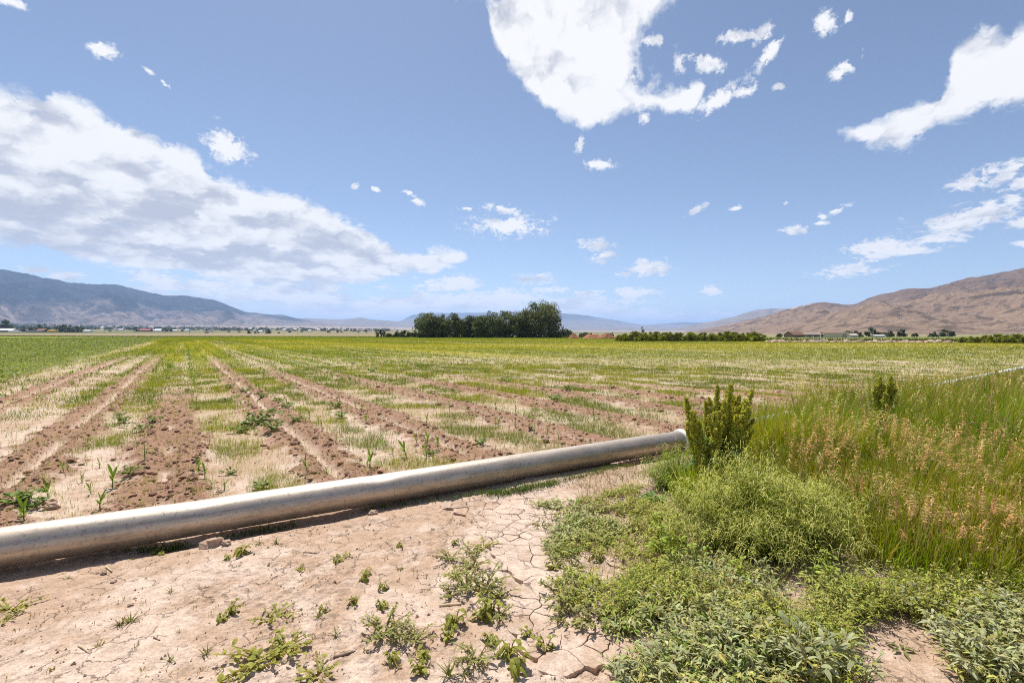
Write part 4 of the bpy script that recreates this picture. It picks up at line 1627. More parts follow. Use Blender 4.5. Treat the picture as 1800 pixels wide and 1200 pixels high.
def corn_mesh(seed, h):
    st = np.random.default_rng(seed)
    B = Batch()
    tube(B, [(0, 0, -0.02), (0.004, 0, h * 0.30), (0.006, 0.004, h * 0.55)], [0.007, 0.006, 0.003], (0.16, 0.22, 0.06), 6)
    n = 6
    a = np.arange(n) * 2.5 + st.uniform(0, 6)
    base = np.stack([0 * a, 0 * a, h * (0.12 + 0.075 * np.arange(n))], 1)
    d = np.stack([np.cos(a) * 0.65, np.sin(a) * 0.65, np.full(n, 1.0)], 1)
    d[-2:] *= np.array([0.35, 0.35, 1.0])
    c1 = np.clip(np.array([0.19, 0.30, 0.034]) * st.uniform(0.8, 1.25, (n, 1)), 0, 1)
    ribbons(B, base, d, np.linspace(0.55, 0.85, n) * h, 0.105 * h, np.linspace(0.65, 0.25, n), c1 * 0.85, c1, 5, 'leaf', np.zeros(n))
    me = B.mesh('corn_plant')
    me.materials.append(M_LEAF)
    return me


CORN = [corn_mesh(40 + k, 0.24 + 0.03 * (k % 3)) for k in range(5)]
corn_spots = []
# those that stand out in front, seen just past the pipe
for px, py in ((662, 790), (690, 802), (715, 806), (750, 806), (540, 838), (575, 842), (650, 826), (645, 823), (175, 895), (160, 868), (143, 846), (112, 833), (198, 858), (395, 862), (480, 735),
               (452, 712), (625, 716), (597, 705), (770, 795), (838, 790), (848, 782), (600, 740), (525, 728), (470, 650), (690, 700), (432, 690), (560, 745), (500, 700), (870, 745), (930, 760),
               (360, 845), (350, 838), (372, 860), (240, 790), (255, 815), (120, 830), (175, 822)):
    x, y = at(px, py)
    corn_spots.append((x, y))
for fu in FURROWS[1:9]:
    for off in (-0.40, 0.42):
        for v in np.arange(5.6, 16, 0.34):
            vv = v + random.gauss(0, 0.1)
            uu = fu + off + random.gauss(0, 0.06)
            x, y = uu * RDY + vv * RDX, -uu * RDX + vv * RDY
            if vnoise(np.array([uu * 0.9]), np.array([vv * 0.35]), 251)[0] > 0.50 and random.random() < 0.62 and not in_poly(np.array([x]), np.array([y]), GRASS_POLY)[0] \
                    and pipe_side(x, y) > 0.35 and abs(x / y) < 1.12:
                corn_spots.append((x, y))
corn_spots = corn_spots[:230]
zs = ground_z(np.array([p[0] for p in corn_spots]), np.array([p[1] for p in corn_spots]))
for k, (x, y) in enumerate(corn_spots):
    o = bpy.data.objects.new('corn_seedling', CORN[k % 5])
    col.objects.link(o)
    s = random.uniform(0.45, 1.0) * (0.85 if k < 37 else 0.75)
    o.location = (x, y, zs[k])
    o.scale = (s, s, s)
    o.rotation_euler = (random.gauss(0, 0.12), random.gauss(0, 0.12), random.uniform(0, 6.28))
    if pipe_side(x, y) < 1.2:
        tag(o, 'bright green corn seedling standing just beyond the silver pipe', 'corn plant', 'corn seedlings close behind the pipe')
    else:
        tag(o, 'bright green corn seedling in a furrowed row of the field', 'corn plant', 'corn seedlings along the furrows')


# broad-leaved weeds: prototypes built once, then copied
def weed_mesh(seed, stems, leaves, reach, rise, leaf, c, c2, wide=0.38, droop=0.35, name='weed'):
    st = np.random.default_rng(seed)
    B = Batch()
    bs, ds, ls, cs = [], [], [], []
    for k in range(stems):
        a = k / stems * 6.28 + st.normal(0, 0.4)
        R_ = reach * st.uniform(0.4, 1.0)
        e = np.array([math.cos(a) * R_, math.sin(a) * R_, rise * st.uniform(0.4, 1.0)])
        mid = e * np.array([0.5, 0.5, 0.75])
        tube(B, [(0, 0, -0.01), mid, e], [0.004, 0.003, 0.0015], np.asarray(c) * np.array([1.3, 1.0, 0.9]), 4, False)
        for q in range(leaves):
            t = st.uniform(0.15, 1.0)
            p = mid * 2 * t * (1 - t) + e * t * t
            b = a + st.normal(0, 1.2)
            bs.append(p)
            ds.append((math.cos(b), math.sin(b), st.uniform(0.0, 1.3)))
            ls.append(leaf * st.uniform(0.55, 1.2))
            w = st.random()
            cs.append((np.asarray(c) * (1 - w) + np.asarray(c2) * w) * st.uniform(0.8, 1.2))
    cs = np.array(cs)
    ls = np.array(ls)
    ribbons(B, np.array(bs), np.array(ds), ls, ls * wide, droop, cs * 0.9, cs, 3, 'leaf')
    me = B.mesh(name)
    return me


FIELD_WEED = [weed_mesh(60 + k, 8, 9, 0.24, 0.16, 0.085, (0.115, 0.185, 0.038), (0.20, 0.26, 0.045), 0.55) for k in range(3)]
for m_ in FIELD_WEED:
    m_.materials.append(M_LEAF)
fw = [(432, 690, 1.1), (462, 742, 1.4), (445, 748, 1.2), (480, 762, 1.1), (425, 760, 0.9), (505, 720, 0.9), (590, 718, 1.0), (268, 748, 0.8), (210, 733, 0.7), (215, 745, 0.8), (345, 720, 0.6), (250, 760, 0.7),
      (490, 706, 0.8), (620, 640, 1.0), (655, 655, 1.2), (855, 655, 1.0), (890, 672, 1.1), (975, 706, 1.0), (600, 735, 0.8), (460, 700, 0.9), (400, 705, 0.8), (1000, 690, 0.9), (760, 800, 0.5), (845, 785, 0.6),
      (30, 893, 0.8), (45, 888, 0.7), (60, 894, 0.6), (460, 860, 0.6), (405, 835, 0.5), (230, 840, 0.6), (330, 690, 0.6), (402, 684, 0.9), (520, 745, 0.8), (380, 655, 0.9), (350, 660, 0.9)]
zs = ground_z(np.array([at(p[0], p[1])[0] for p in fw]), np.array([at(p[0], p[1])[1] for p in fw]))
for k, (px, py, s) in enumerate(fw):
    x, y = at(px, py)
    o = bpy.data.objects.new('field_weed', FIELD_WEED[k % 3])
    col.objects.link(o)
    o.location = (x, y, zs[k])
    o.scale = (s, s, s)
    o.rotation_euler = (0, 0, random.uniform(0, 6.28))
    tag(o, 'dark green broad-leaved weed clump among the furrows of the field', 'weed', 'weed clumps in the field')


# clods thrown up along the furrows
def build_clods():
    x, y, r = scatter_polar(90000, 3.8, 32)
    m, g, b = tilled_mask(x, y)
    ok = (rng.random(len(x)) < m * 0.48 * (1 - g) * (1 - 0.6 * sstep(r, 10, 30))) | ((rng.random(len(x)) < 0.012) & (pipe_side(x, y) > 0.2) & ~in_poly(x, y, GRASS_POLY))
    x, y, r, m = x[ok], y[ok], r[ok], m[ok]
    n = len(x)
    z = ground_z(x, y)
    s = np.exp(rng.normal(math.log(0.0082), 0.60, n)) * (1 + r / 25)
    s = np.minimum(s, 0.06)
    base = np.array([(1, 0, 0), (-1, 0, 0), (0, 1, 0), (0, -1, 0), (0, 0, 1), (0, 0, -0.6), (0.7, 0.7, 0.5), (-0.7, 0.6, 0.4), (0.6, -0.7, 0.45), (-0.6, -0.7, 0.5)], float)
    f = np.array([(4, 6, 7), (4, 7, 9), (4, 9, 8), (4, 8, 6), (6, 0, 2), (6, 2, 7), (7, 2, 1), (7, 1, 9), (9, 1, 3), (9, 3, 8), (8, 3, 0), (8, 0, 6), (5, 2, 0), (5, 1, 2), (5, 3, 1), (5, 0, 3)])
    V = base[None] * rng.uniform(0.65, 1.35, (n, 10, 1)) * s[:, None, None]
    a = rng.uniform(0, 6.28, n)
    ca, sa = np.cos(a)[:, None], np.sin(a)[:, None]
    V = np.stack([V[..., 0] * ca - V[..., 1] * sa, V[..., 0] * sa + V[..., 1] * ca, V[..., 2] * 0.8], -1)
    V = V + np.stack([x, y, z + s * 0.25], 1)[:, None, :]
    F = (np.arange(n) * 10)[:, None, None] + f[None]
    C = np.array([0.30, 0.18, 0.118]) * m[:, None] + np.array([0.45, 0.31, 0.225]) * (1 - m[:, None])
    C = C * rng.uniform(0.75, 1.25, (n, 1))
    B = Batch()
    B.add(V.reshape(-1, 3), [F.reshape(-1, 3)], np.repeat(C, 10, 0))
    o = B.build('clods', M_SOIL)
    tag(o, 'brown clods of tilled soil along the furrows', None, None, 'stuff')


build_clods()

# =====================================================================
# the rank grass at the right
# =====================================================================
def hmax(y):
    return np.interp(y, [2.0, 2.6, 3.2, 4.2, 6, 9, 14, 22, 40], [0.22, 0.30, 0.44, 0.60, 0.76, 0.72, 0.48, 0.30, 0.30])


def poly_points(n, poly, p=2.0):
    """random points in a polygon, denser near the camera (density ~ 1/r^p)"""
    out = []
    tot = 0
    x0, x1 = min(q[0] for q in poly), max(q[0] for q in poly)
    y0, y1 = min(q[1] for q in poly), max(q[1] for q in poly)
    a0, a1 = -0.2, 1.05
    while tot < n:
        m = n * 3
        if p >= 2:
            r = np.exp(rng.uniform(math.log(2.0), math.log(70), m))
        else:
            r = rng.uniform(2.0 ** 0.5, 70 ** 0.5, m) ** 2
        a = rng.uniform(0.1, 1.02, m)
        x, y = r * np.sin(a), r * np.cos(a)
        ok = in_poly(x, y, poly)
        out.append(np.stack([x[ok], y[ok]], 1))
        tot += ok.sum()
    return np.concatenate(out)[:n]


def build_rank_grass():
    P = poly_points(95000, GRASS_POLY)
    # keep the inside of the bushy mound free
    x, y = P[:, 0], P[:, 1]
    ok = (((x - BUSH[0]) / 0.62) ** 2 + ((y - BUSH[1]) / 0.62) ** 2 > 1) & ((x > 2.75) | (y > 4.55) | (rng.random(len(x)) < 0.35))
    x, y = x[ok], y[ok]
    r = np.hypot(x, y)
    n = len(x)
    z = ground_z(x, y, False)
    clump = fbm(x * 1.5, y * 1.5, 261, 3)
    h = hmax(y) * rng.uniform(0.5, 1.15, n) * (0.30 + 1.4 * clump)
    zone = fbm(x * 0.8 + 4, y * 0.8, 271, 3)
    lush = sstep(zone, 0.42, 0.60)[:, None]
    green = var(n, (0.345, 0.365, 0.020)) * (1 - lush) + var(n, (0.235, 0.330, 0.015)) * lush
    olive = var(n, (0.36, 0.30, 0.08))
    straw = var(n, (0.50, 0.38, 0.18))
    pick = rng.random(n)
    dist = sstep(y, 6, 12)
    c1 = np.where((pick < 0.14 + 0.26 * dist)[:, None], olive, green)
    c1 = np.where((pick > 0.93 - 0.16 * dist)[:, None], straw, c1)
    bend = np.stack([fbm(x * 1.3, y * 1.3, 311, 2) - 0.5, fbm(x * 1.3, y * 1.3, 321, 2) - 0.5, np.zeros(n)], 1) * 1.6
    d = up_dirs(n, 0.34) + np.array([0.10, 0.02, 0]) + bend
    B = Batch()
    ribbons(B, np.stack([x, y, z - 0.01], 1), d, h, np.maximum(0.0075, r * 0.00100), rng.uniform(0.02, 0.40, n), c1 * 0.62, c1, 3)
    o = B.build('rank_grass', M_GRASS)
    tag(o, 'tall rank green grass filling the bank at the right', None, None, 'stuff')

    # flowering stalks: nodding panicles, rust brown near, straw farther off
    for name, label, cnt, ylo, yhi, xlo, cs, hs in (
            ('rust_seed_heads', 'rust brown nodding seed heads over the near grass at the right', 1050, 2.9, 5.4, 2.4, (0.50, 0.27, 0.12), 1.10),
            ('straw_seed_heads', 'pale straw seed heads over the farther grass at the right', 600, 5.0, 17.0, 2.9, (0.56, 0.44, 0.22), 1.08)):
        P = poly_points(cnt * 6, GRASS_POLY)
        x, y = P[:, 0], P[:, 1]
        dens = fbm(x * 1.1, y * 1.1, 281, 3)
        ok = (y > ylo) & (y < yhi) & (x > xlo + 0.0 * y) & (dens > 0.46) & (fbm(x * 3.1, y * 3.1, 287, 2) > 0.44) & (((x - BUSH[0]) / 0.75) ** 2 + ((y - BUSH[1]) / 0.7) ** 2 > 1)
        if name.startswith('rust'):
            ok &= (x / y > 0.56)
        x, y = x[ok][:cnt], y[ok][:cnt]
        n = len(x)
        r = np.hypot(x, y)
        z = ground_z(x, y, False)
        h = hmax(y) * rng.uniform(0.8, 1.25, n) * hs
        lean = rng.normal(0, 0.16, (n, 2)) + np.array([0.10, -0.02])
        d = np.concatenate([lean, np.ones((n, 1))], 1)
        wk = rng.random((n, 1)) ** 1.5 * 0.8
        col1 = var(n, cs, 0.2, 0.08) * (1 - wk) + var(n, (0.48, 0.42, 0.16), 0.15) * wk
        B = Batch()
        dr = rng.uniform(0.05, 0.16, n)
        ribbons(B, np.stack([x, y, z], 1), d, h, np.maximum(0.003, r * 0.0005), dr, col1 * np.array([0.6, 0.9, 0.55]), col1, 3, 'stem')
        k = 13
        t = np.tile(np.linspace(0.80, 1.0, k), (n, 1)) + rng.normal(0, 0.01, (n, k))
        dn = norm(d)
        p = np.stack([x, y, z], 1)[:, None] + dn[:, None] * (t * h[:, None])[..., None]
        p[..., 2] -= (dr * h)[:, None] * t * t
        head = rng.normal(-0.2, 0.9, (n, 1)) + rng.normal(0, 0.55, (n, k))
        sd = np.stack([np.cos(head), np.sin(head), rng.uniform(0.0, 1.2, (n, k))], -1)
        ln = rng.uniform(0.026, 0.056, (n, k)) * (1 + r / 22)[:, None]
        cc = np.clip(np.repeat(col1, k, 0) * rng.uniform(0.75, 1.45, (n * k, 1)), 0, 0.85)
        ribbons(B, p.reshape(-1, 3), sd.reshape(-1, 3), ln.ravel(), np.repeat(np.maximum(0.0045, r * 0.0011), k), 0.55, cc, cc * 1.1, 2, 'leaf')
        o = B.build(name, M_DRY)
        tag(o, label, None, None, 'stuff')


BUSH = (*at(1335, 962), 0.0)
build_rank_grass()


# ---- the rounded feathery bush ------------------------------------------------
def feathery_bush(name, label, x, y, rad, h, stems, per, c, cpod, pods, leafL, seed, squash=1.0):
    st = np.random.default_rng(seed)
    root = empty(name, (x, y, gz(x, y)))
    tag(root, label, 'bush')
    B = Batch()
    lobes = np.array([(0.0, 0.0, 0.62, 0.92), (-0.50, 0.15, 0.50, 0.72), (0.50, -0.08, 0.52, 0.80), (0.12, 0.48, 0.55, 1.0), (-0.22, -0.42, 0.42, 0.55), (0.30, -0.42, 0.40, 0.60), (-0.72, -0.15, 0.34, 0.45), (0.78, 0.3, 0.4, 0.7)])
    wgt = lobes[:, 2] ** 2
    pick = st.choice(len(lobes), stems, p=wgt / wgt.sum())
    lb = lobes[pick]
    a = st.uniform(0, 6.28, stems)
    q = np.sqrt(st.random(stems))
    lim = np.sqrt(np.clip(1 - q ** 2.4, 0.04, 1))
    wild = np.where(st.random(stems) < 0.10, st.uniform(1.1, 1.35, stems), st.uniform(0.72, 1.08, stems))
    tip = np.stack([(lb[:, 0] + np.cos(a) * q * lb[:, 2]) * rad, (lb[:, 1] + np.sin(a) * q * lb[:, 2]) * rad * squash, h * lb[:, 3] * (0.22 + 0.78 * lim) * wild], 1)
    base = tip * np.array([0.35, 0.35, 0.0])
    d = tip - base
    L = np.linalg.norm(d, axis=1)
    cs = np.clip(np.asarray(c) * st.uniform(0.7, 1.1, (stems, 1)), 0, 1)
    ribbons(B, base, d, L, 0.005, 0.0, cs * 0.7, cs, 3, 'stem')
    tag(B.build('stems', M_GRASS, root), kind='stuff')
    B = Batch()
    t = st.uniform(0.12, 1.0, (stems, per))
    p = base[:, None] + d[:, None] * t[..., None]
    p += st.normal(0, 0.018, p.shape)
    p[..., 2] = np.maximum(p[..., 2], 0.015)
    n = stems * per
    ld = st.normal(0, 1, (n, 3)) + np.array([0, 0, 0.7])
    shade = st.uniform(0.7, 1.3, (n, 1))
    cc = np.clip(np.asarray(c) * shade * (1 + st.normal(0, 0.07, (n, 3))), 0, 1)
    ribbons(B, p.reshape(-1, 3), ld, st.uniform(0.6, 1.3, n) * leafL, 0.0062, 0.25, cc, cc * 1.05, 2, 'leaf')
    tag(B.build('foliage', M_GRASS, root), kind='stuff')
    if pods:
        B = Batch()
        k = pods
        t = st.uniform(0.84, 1.08, (stems, k))
        p = (base[:, None] + d[:, None] * t[..., None]) + st.normal(0, 0.02, (stems, k, 3))
        n = stems * k
        ld = st.normal(0, 1, (n, 3)) * np.array([1, 1, 0.4]) + np.array([0, 0, 0.5])
        cc = np.clip(np.asarray(cpod) * st.uniform(0.75, 1.25, (n, 1)), 0, 1)
        ribbons(B, p.reshape(-1, 3), ld, st.uniform(0.03, 0.075, n), 0.0046, st.uniform(0.4, 1.6, n), cc, cc, 4, 'stem')
        tag(B.build('seed_pods', M_GRASS, root), kind='stuff')
    return root


feathery_bush('feathery_bush', 'big rounded feathery green bush in front of the tall seed spikes', BUSH[0], BUSH[1], 0.74, 0.58, 1500, 26, (0.160, 0.205, 0.018), (0.62, 0.61, 0.20), 7, 0.034, 71)
x, y = at(1192, 858)
feathery_bush('feathery_weed', 'loose light green weed at the open end of the silver pipe', x, y, 0.42, 0.44, 420, 22, (0.19, 0.28, 0.028), (0.50, 0.52, 0.17), 3, 0.035, 72)
x, y = at(1560, 945)
feathery_bush('feathery_weed', 'low feathery weed lost in the grass right of the big bush', x, y, 0.4, 0.40, 260, 20, (0.19, 0.28, 0.025), (0.50, 0.52, 0.17), 3, 0.035, 73)


# ---- tall plants with knobbly seed spikes --------------------------------------
def seed_stalk(root, base, tip, seed, thick=1.0):
    st = np.random.default_rng(seed)
    base, tip = np.array(base), np.array(tip)
    ax = tip - base
    L = np.linalg.norm(ax)
    holder = Batch()
    mid = (base + tip) / 2 + st.normal(0, 0.012, 3)
    tube(holder, [base, mid, tip], [0.009, 0.007, 0.002], (0.20, 0.17, 0.06), 6)
    stalk = holder.build('seed_stalk', M_LEAF, root, True)
    B = Batch()
    pos = []
    spikes = [(base + ax * 0.46, tip, 0.046 * thick, 1000)]
    for k in range(7):
        t0 = st.uniform(0.30, 0.78)
        a = st.uniform(0, 6.28)
        ln = L * st.uniform(0.15, 0.26) * (1.15 - t0 * 0.5) * 1.15
        s = base + ax * t0
        e = s + norm(ax) * ln + np.array([math.cos(a), math.sin(a), 0]) * ln * 0.34
        spikes.append((s + (e - s) * 0.15, e, 0.036 * thick, 300))
    for s, e, w, n in spikes:
        t = st.random(n)
        rr = w * (1.05 - 0.62 * t ** 2.2) * (0.7 + 0.5 * np.sin(t * 60 * L) ** 2)
        a = st.uniform(0, 6.28, n)
        u = st.random(n) ** 0.5
        pos.append(s + (e - s) * t[:, None] + np.stack([np.cos(a) * rr * u, np.sin(a) * rr * u, st.normal(0, 0.006, n)], 1))
    pos = np.concatenate(pos)
    n = len(pos)
    cc = np.clip(np.array([0.48, 0.47, 0.07]) * st.uniform(0.6, 1.35, (n, 1)) * (1 + st.normal(0, 0.08, (n, 3))), 0, 1)
    cards(B, pos, st.uniform(0.012, 0.024, n), cc, 1.6)
    B.build('seeds', M_LEAF, stalk)
    return stalk


def big_leaf(root, base, direc, L, W, droop, c, seed, mat=None, name='leaf'):
    st = np.random.default_rng(seed)
    B = Batch()
    nseg = 9
    direc = norm(np.array(direc, float))
    side = norm(np.cross(direc, np.array([0, 0, 1.0])) + 1e-6)
    up = np.cross(side, direc)
    V = []
    for i in range(nseg + 1):
        t = i / nseg
        w = W * (0.10 + 0.92 * math.sin(math.pi * min(1, t ** 0.75))) * 0.5 * (1 if i < nseg else 0.05)
        p = np.array(base) + direc * L * t
        p[2] -= droop * L * t * t
        wv = 0.10 * W * math.sin(t * 16 + seed)
        V += [p - side * w + up * (w * 0.35 + wv), p, p + side * w + up * (w * 0.35 - wv)]
    F = []
    for i in range(nseg):
        for j in (0, 1):
            F.append((i * 3 + j, i * 3 + j + 1, i * 3 + j + 4, i * 3 + j + 3))
    cc = np.tile(np.asarray(c) * st.uniform(0.8, 1.2), (len(V), 1))
    cc[1::3] *= 1.25
    B.add(np.array(V), [np.array(F)], cc)
    return B.build(name, mat or M_LEAF, root, True)


def dock(name, label, px, d, tops, h_leaf, nleaf, seed, thick=1.0):
    x, y = away(px, d)
    g = gz(x, y)
    root = empty(name, (x, y, g))
    tag(root, label, 'weed', 'tall weeds with seed spikes')
    st = np.random.default_rng(seed)
    for k, (tpx, tpy, dd) in enumerate(tops):
        td = d + dd
        tx = (tpx - 900) / FPX * td - x
        tz = CAMH - (tpy - HY) * td / FPX - g
        seed_stalk(root, (tx * 0.35, dd * 0.5, 0.0), (tx, dd, tz), seed + k, thick)
    for k in range(nleaf):
        a = st.uniform(0, 6.28)
        big_leaf(root, (math.cos(a) * 0.07, math.sin(a) * 0.07, st.uniform(0.03, 0.55)), (math.cos(a), math.sin(a), st.uniform(0.2, 1.2)), h_leaf * st.uniform(0.7, 1.2), h_leaf * 0.24, 0.6,
                 (0.11, 0.175, 0.05), seed + 50 + k)


dock('seed_spike_weed', 'tall weed with many knobbly olive seed spikes at the silver pipe end', 1255, 4.85,
     [(1206, 698, 0.05), (1216, 722, -0.1), (1241, 705, 0.12), (1228, 740, -0.15), (1261, 677, 0.1), (1285, 675, 0.15), (1274, 704, -0.05), (1300, 694, 0.2), (1322, 684, 0.05), (1312, 704, -0.1), (1296, 730, -0.15),
      (1256, 724, -0.2)], 0.28, 46, 1300)
dock('seed_spike_weed', 'pair of knobbly yellow-green seed spikes rising from grass below the white pipe', 1556, 6.9, [(1547, 662, 0.0), (1566, 660, 0.1), (1556, 690, -0.1), (1538, 676, 0.05)], 0.2, 6, 1400, 0.95)
dock('seed_spike_weed', 'single short seed spike in front of the pair in the grass', 1550, 5.9, [(1546, 722, 0.0), (1556, 738, -0.05)], 0.18, 5, 1450, 0.9)


def rosette(name, label, px, py, n, L, W, c, seed, rise=0.7, group=None, mat=None):
    x, y = at(px, py)
    root = empty(name, (x, y, gz(x, y)))
    tag(root, label, 'plant', group)
    st = np.random.default_rng(seed)
    for k in range(n):
        a = k * 2.4 + st.normal(0, 0.2)
        e = rise * (0.35 + 0.9 * k / n)
        big_leaf(root, (math.cos(a) * 0.012, math.sin(a) * 0.012, 0.01), (math.cos(a), math.sin(a), e), L * st.uniform(0.75, 1.15), W, 0.45, c, seed + k, mat)


rosette('leafy_rosette', 'rosette of long narrow green leaves at the edge of the cracked track', 1148, 880, 16, 0.22, 0.045, (0.115, 0.185, 0.040), 1500)
rosette('leafy_rosette', 'small dark rosette on the bare patch at the bottom right', 1539, 1082, 9, 0.085, 0.022, (0.085, 0.105, 0.050), 1520, 1.2)
rosette('leafy_rosette', 'tiny pale rosette beside the small dark one on bare soil', 1585, 1148 - 0, 7, 0.06, 0.018, (0.17, 0.18, 0.06), 1530, 0.5)
rosette('strap_leaved_plant', 'plant with broad arching strap leaves at the right edge', 1792, 1085, 9, 0.38, 0.06, (0.13, 0.20, 0.035), 1540, 0.75)
rosette('yellowing_plant', 'plant with pale yellow leaves standing in the grass', 1520, 818, 7, 0.20, 0.06, (0.42, 0.42, 0.07), 1550, 1.2, 'yellowing plants in the grass')
rosette('yellowing_plant', 'upright yellow leaf plant right of the pale yellow one', 1606, 812, 5, 0.24, 0.06, (0.38, 0.40, 0.06), 1560, 2.0, 'yellowing plants in the grass')
rosette('climbing_leaf_clump', 'glossy broad-leaved clump against the white pipe, the nearer one', 1612, 702, 26, 0.30, 0.14, (0.13, 0.20, 0.045), 1570, 1.2, 'broad leaved clumps at the white pipe')
rosette('climbing_leaf_clump', 'glossy broad-leaved clump against the white pipe, the farther one', 1690, 688, 34, 0.40, 0.16, (0.13, 0.20, 0.045), 1610, 1.0, 'broad leaved clumps at the white pipe')


# ---- low silvery weeds at the bottom right ---------------------------------------
def build_low_weeds():
    polys = [([at(1075, 1062), at(1130, 1015), at(1210, 1000), at(1330, 1018), at(1480, 1025), at(1560, 1030), at(1690, 1050), at(1880, 1050), at(2100, 1205), at(1700, 1215), at(1640, 1130), at(1560, 1085), at(1480, 1100),
               at(1470, 1160), at(1500, 1230), at(1060, 1230), at(1072, 1120)], 1050, 1.0),
             ([at(960, 965), at(1010, 905), at(1130, 880), at(1190, 900), at(1200, 985), at(1110, 1010), at(1090, 1060), at(985, 1085), at(985, 1000)], 230, 0.7),
             ([at(940, 890), at(1010, 862), at(1130, 850), at(1140, 900), at(1000, 930)], 60, 0.6)]
    V = Batch()
    W = Batch()
    for poly, cnt, sc in polys:
        x0, x1 = min(p[0] for p in poly), max(p[0] for p in poly)
        y0, y1 = min(p[1] for p in poly), max(p[1] for p in poly)
        x = rng.uniform(x0, x1, cnt * 5)
        y = rng.uniform(y0, y1, cnt * 5)
        ok = in_poly(x, y, poly) & (fbm(x * 2.4, y * 2.4, 291, 3) > (0.40 if sc == 1.0 else 0.50))
        x, y = x[ok][:cnt], y[ok][:cnt]
        z = ground_z(x, y, False)
        for k in range(len(x)):
            ns = 6
            a = rng.uniform(0, 6.28, ns)
            Rr = rng.uniform(0.07, 0.17, ns) * sc
            zz = rng.uniform(0.03, 0.13, ns) * sc * rng.uniform(0.6, 1.5) * (1.35 if y[k] < 2.9 and x[k] > 0.9 else 0.8)
            e = np.stack([np.cos(a) * Rr, np.sin(a) * Rr, zz], 1)
            m = 10
            t = rng.uniform(0.1, 1.0, (ns, m, 1))
            p = e[:, None] * t * np.array([1, 1, 0.5]) + e[:, None] * (t ** 0.6) * np.array([0, 0, 0.5]) + np.array([x[k], y[k], z[k] + 0.005])
            b = a[:, None] + rng.normal(0, 0.9, (ns, m))
            d = np.stack([np.cos(b), np.sin(b), rng.uniform(-0.1, 1.1, (ns, m))], -1).reshape(-1, 3)
            n = ns * m
            silver = fbm(np.array([x[k] * 1.3]), np.array([y[k] * 1.3]), 295, 2)[0] + (0.06 if y[k] < 2.6 else -0.12)
            s = float(sstep(np.array([silver]), 0.40, 0.60)[0]) * (0.35 if rng.random() < 0.3 else 1.0)
            c = np.array([0.375, 0.395, 0.070]) * (1 - s) + np.array([0.395, 0.405, 0.185]) * s
            if rng.random() < 0.20:
                c = np.array([0.48, 0.43, 0.14]) if rng.random() < 0.6 else np.array([0.22, 0.29, 0.05])
            cc = var(n, c, 0.2, 0.06)
            ln = rng.uniform(0.024, 0.055, n) * (0.75 + 0.45 * s)
            ribbons(V if s < 0.5 else W, p.reshape(-1, 3), d, ln, ln * rng.uniform(0.16, 0.30, n), 0.4, cc * 0.9, cc, 2, 'leaf')
            if rng.random() < 0.55:
                g = 9
                gc = var(g, (0.30, 0.33, 0.09) if rng.random() < 0.6 else (0.52, 0.43, 0.24), 0.2)
                ribbons(V, np.array([x[k], y[k], z[k]]) + rng.normal(0, 0.05, (g, 3)) * np.array([1, 1, 0]), up_dirs(g, 0.6), rng.uniform(0.07, 0.20, g) * sc, 0.0045, rng.uniform(0.1, 0.6, g), gc * 0.8, gc, 3)
            cs = np.array([0.22, 0.20, 0.09])
            ribbons(V, np.tile([x[k], y[k], z[k]], (ns, 1)), e, np.linalg.norm(e, axis=1), 0.004, 0.0, cs, cs, 1, 'stem')
    tag(V.build('low_green_weeds', M_SILVER), 'low sprawling grey-green weeds below the grass bank', None, None, 'stuff')
    tag(W.build('low_silvery_weeds', M_SILVER), 'silvery leaved low weeds at the bottom right', None, None, 'stuff')
    # thin dry grass at the margin of the track
    B = Batch()
    poly = [at(935, 900), at(1000, 850), at(1110, 815), at(1190, 830), at(1215, 900), at(1200, 990), at(1060, 1020), at(985, 990)]
    n = 5200
    x = rng.uniform(min(p[0] for p in poly), max(p[0] for p in poly), n)
    y = rng.uniform(min(p[1] for p in poly), max(p[1] for p in poly), n)
    ok = in_poly(x, y, poly) & (fbm(x * 2.2, y * 2.2, 299, 3) > 0.47)
    x, y = x[ok], y[ok]
    n = len(x)
    mixk = rng.random((n, 1)) < 0.5
    cc = np.where(mixk, var(n, (0.165, 0.185, 0.05)), var(n, (0.36, 0.28, 0.13)))
    ribbons(B, np.stack([x, y, ground_z(x, y, False)], 1), up_dirs(n, 0.6), rng.uniform(0.04, 0.14, n), 0.004, 0.3, cc * 0.8, cc, 2)
    # dark green grass sheltering under the pipe
    for (pa, pb, cnt) in (((200, 958), (330, 946), 500), ((855, 872), (975, 850), 1300), ((975, 848), (1110, 818), 700), ((395, 930), (520, 908), 350), ((640, 890), (850, 868), 300)):
        a, b = np.array(at(*pa)), np.array(at(*pb))
        t = rng.random(cnt)
        p = a + (b - a) * t[:, None] + rng.normal(0, 0.045, (cnt, 2))
        q = pipe_side(p[:, 0], p[:, 1])
        p = p[q < 0.02]
        n = len(p)
        cc = var(n, (0.11, 0.165, 0.03))
        ribbons(B, np.column_stack([p, ground_z(p[:, 0], p[:, 1], False)]), up_dirs(n, 0.7) + np.array([0.1, -0.25, 0]), rng.uniform(0.04, 0.12, n), 0.005, 0.4, cc * 0.8, cc, 2)
    tag(B.build('margin_grass', M_GRASS), 'thin green and dry grass along the pipe and the track edge', None, None, 'stuff')


build_low_weeds()

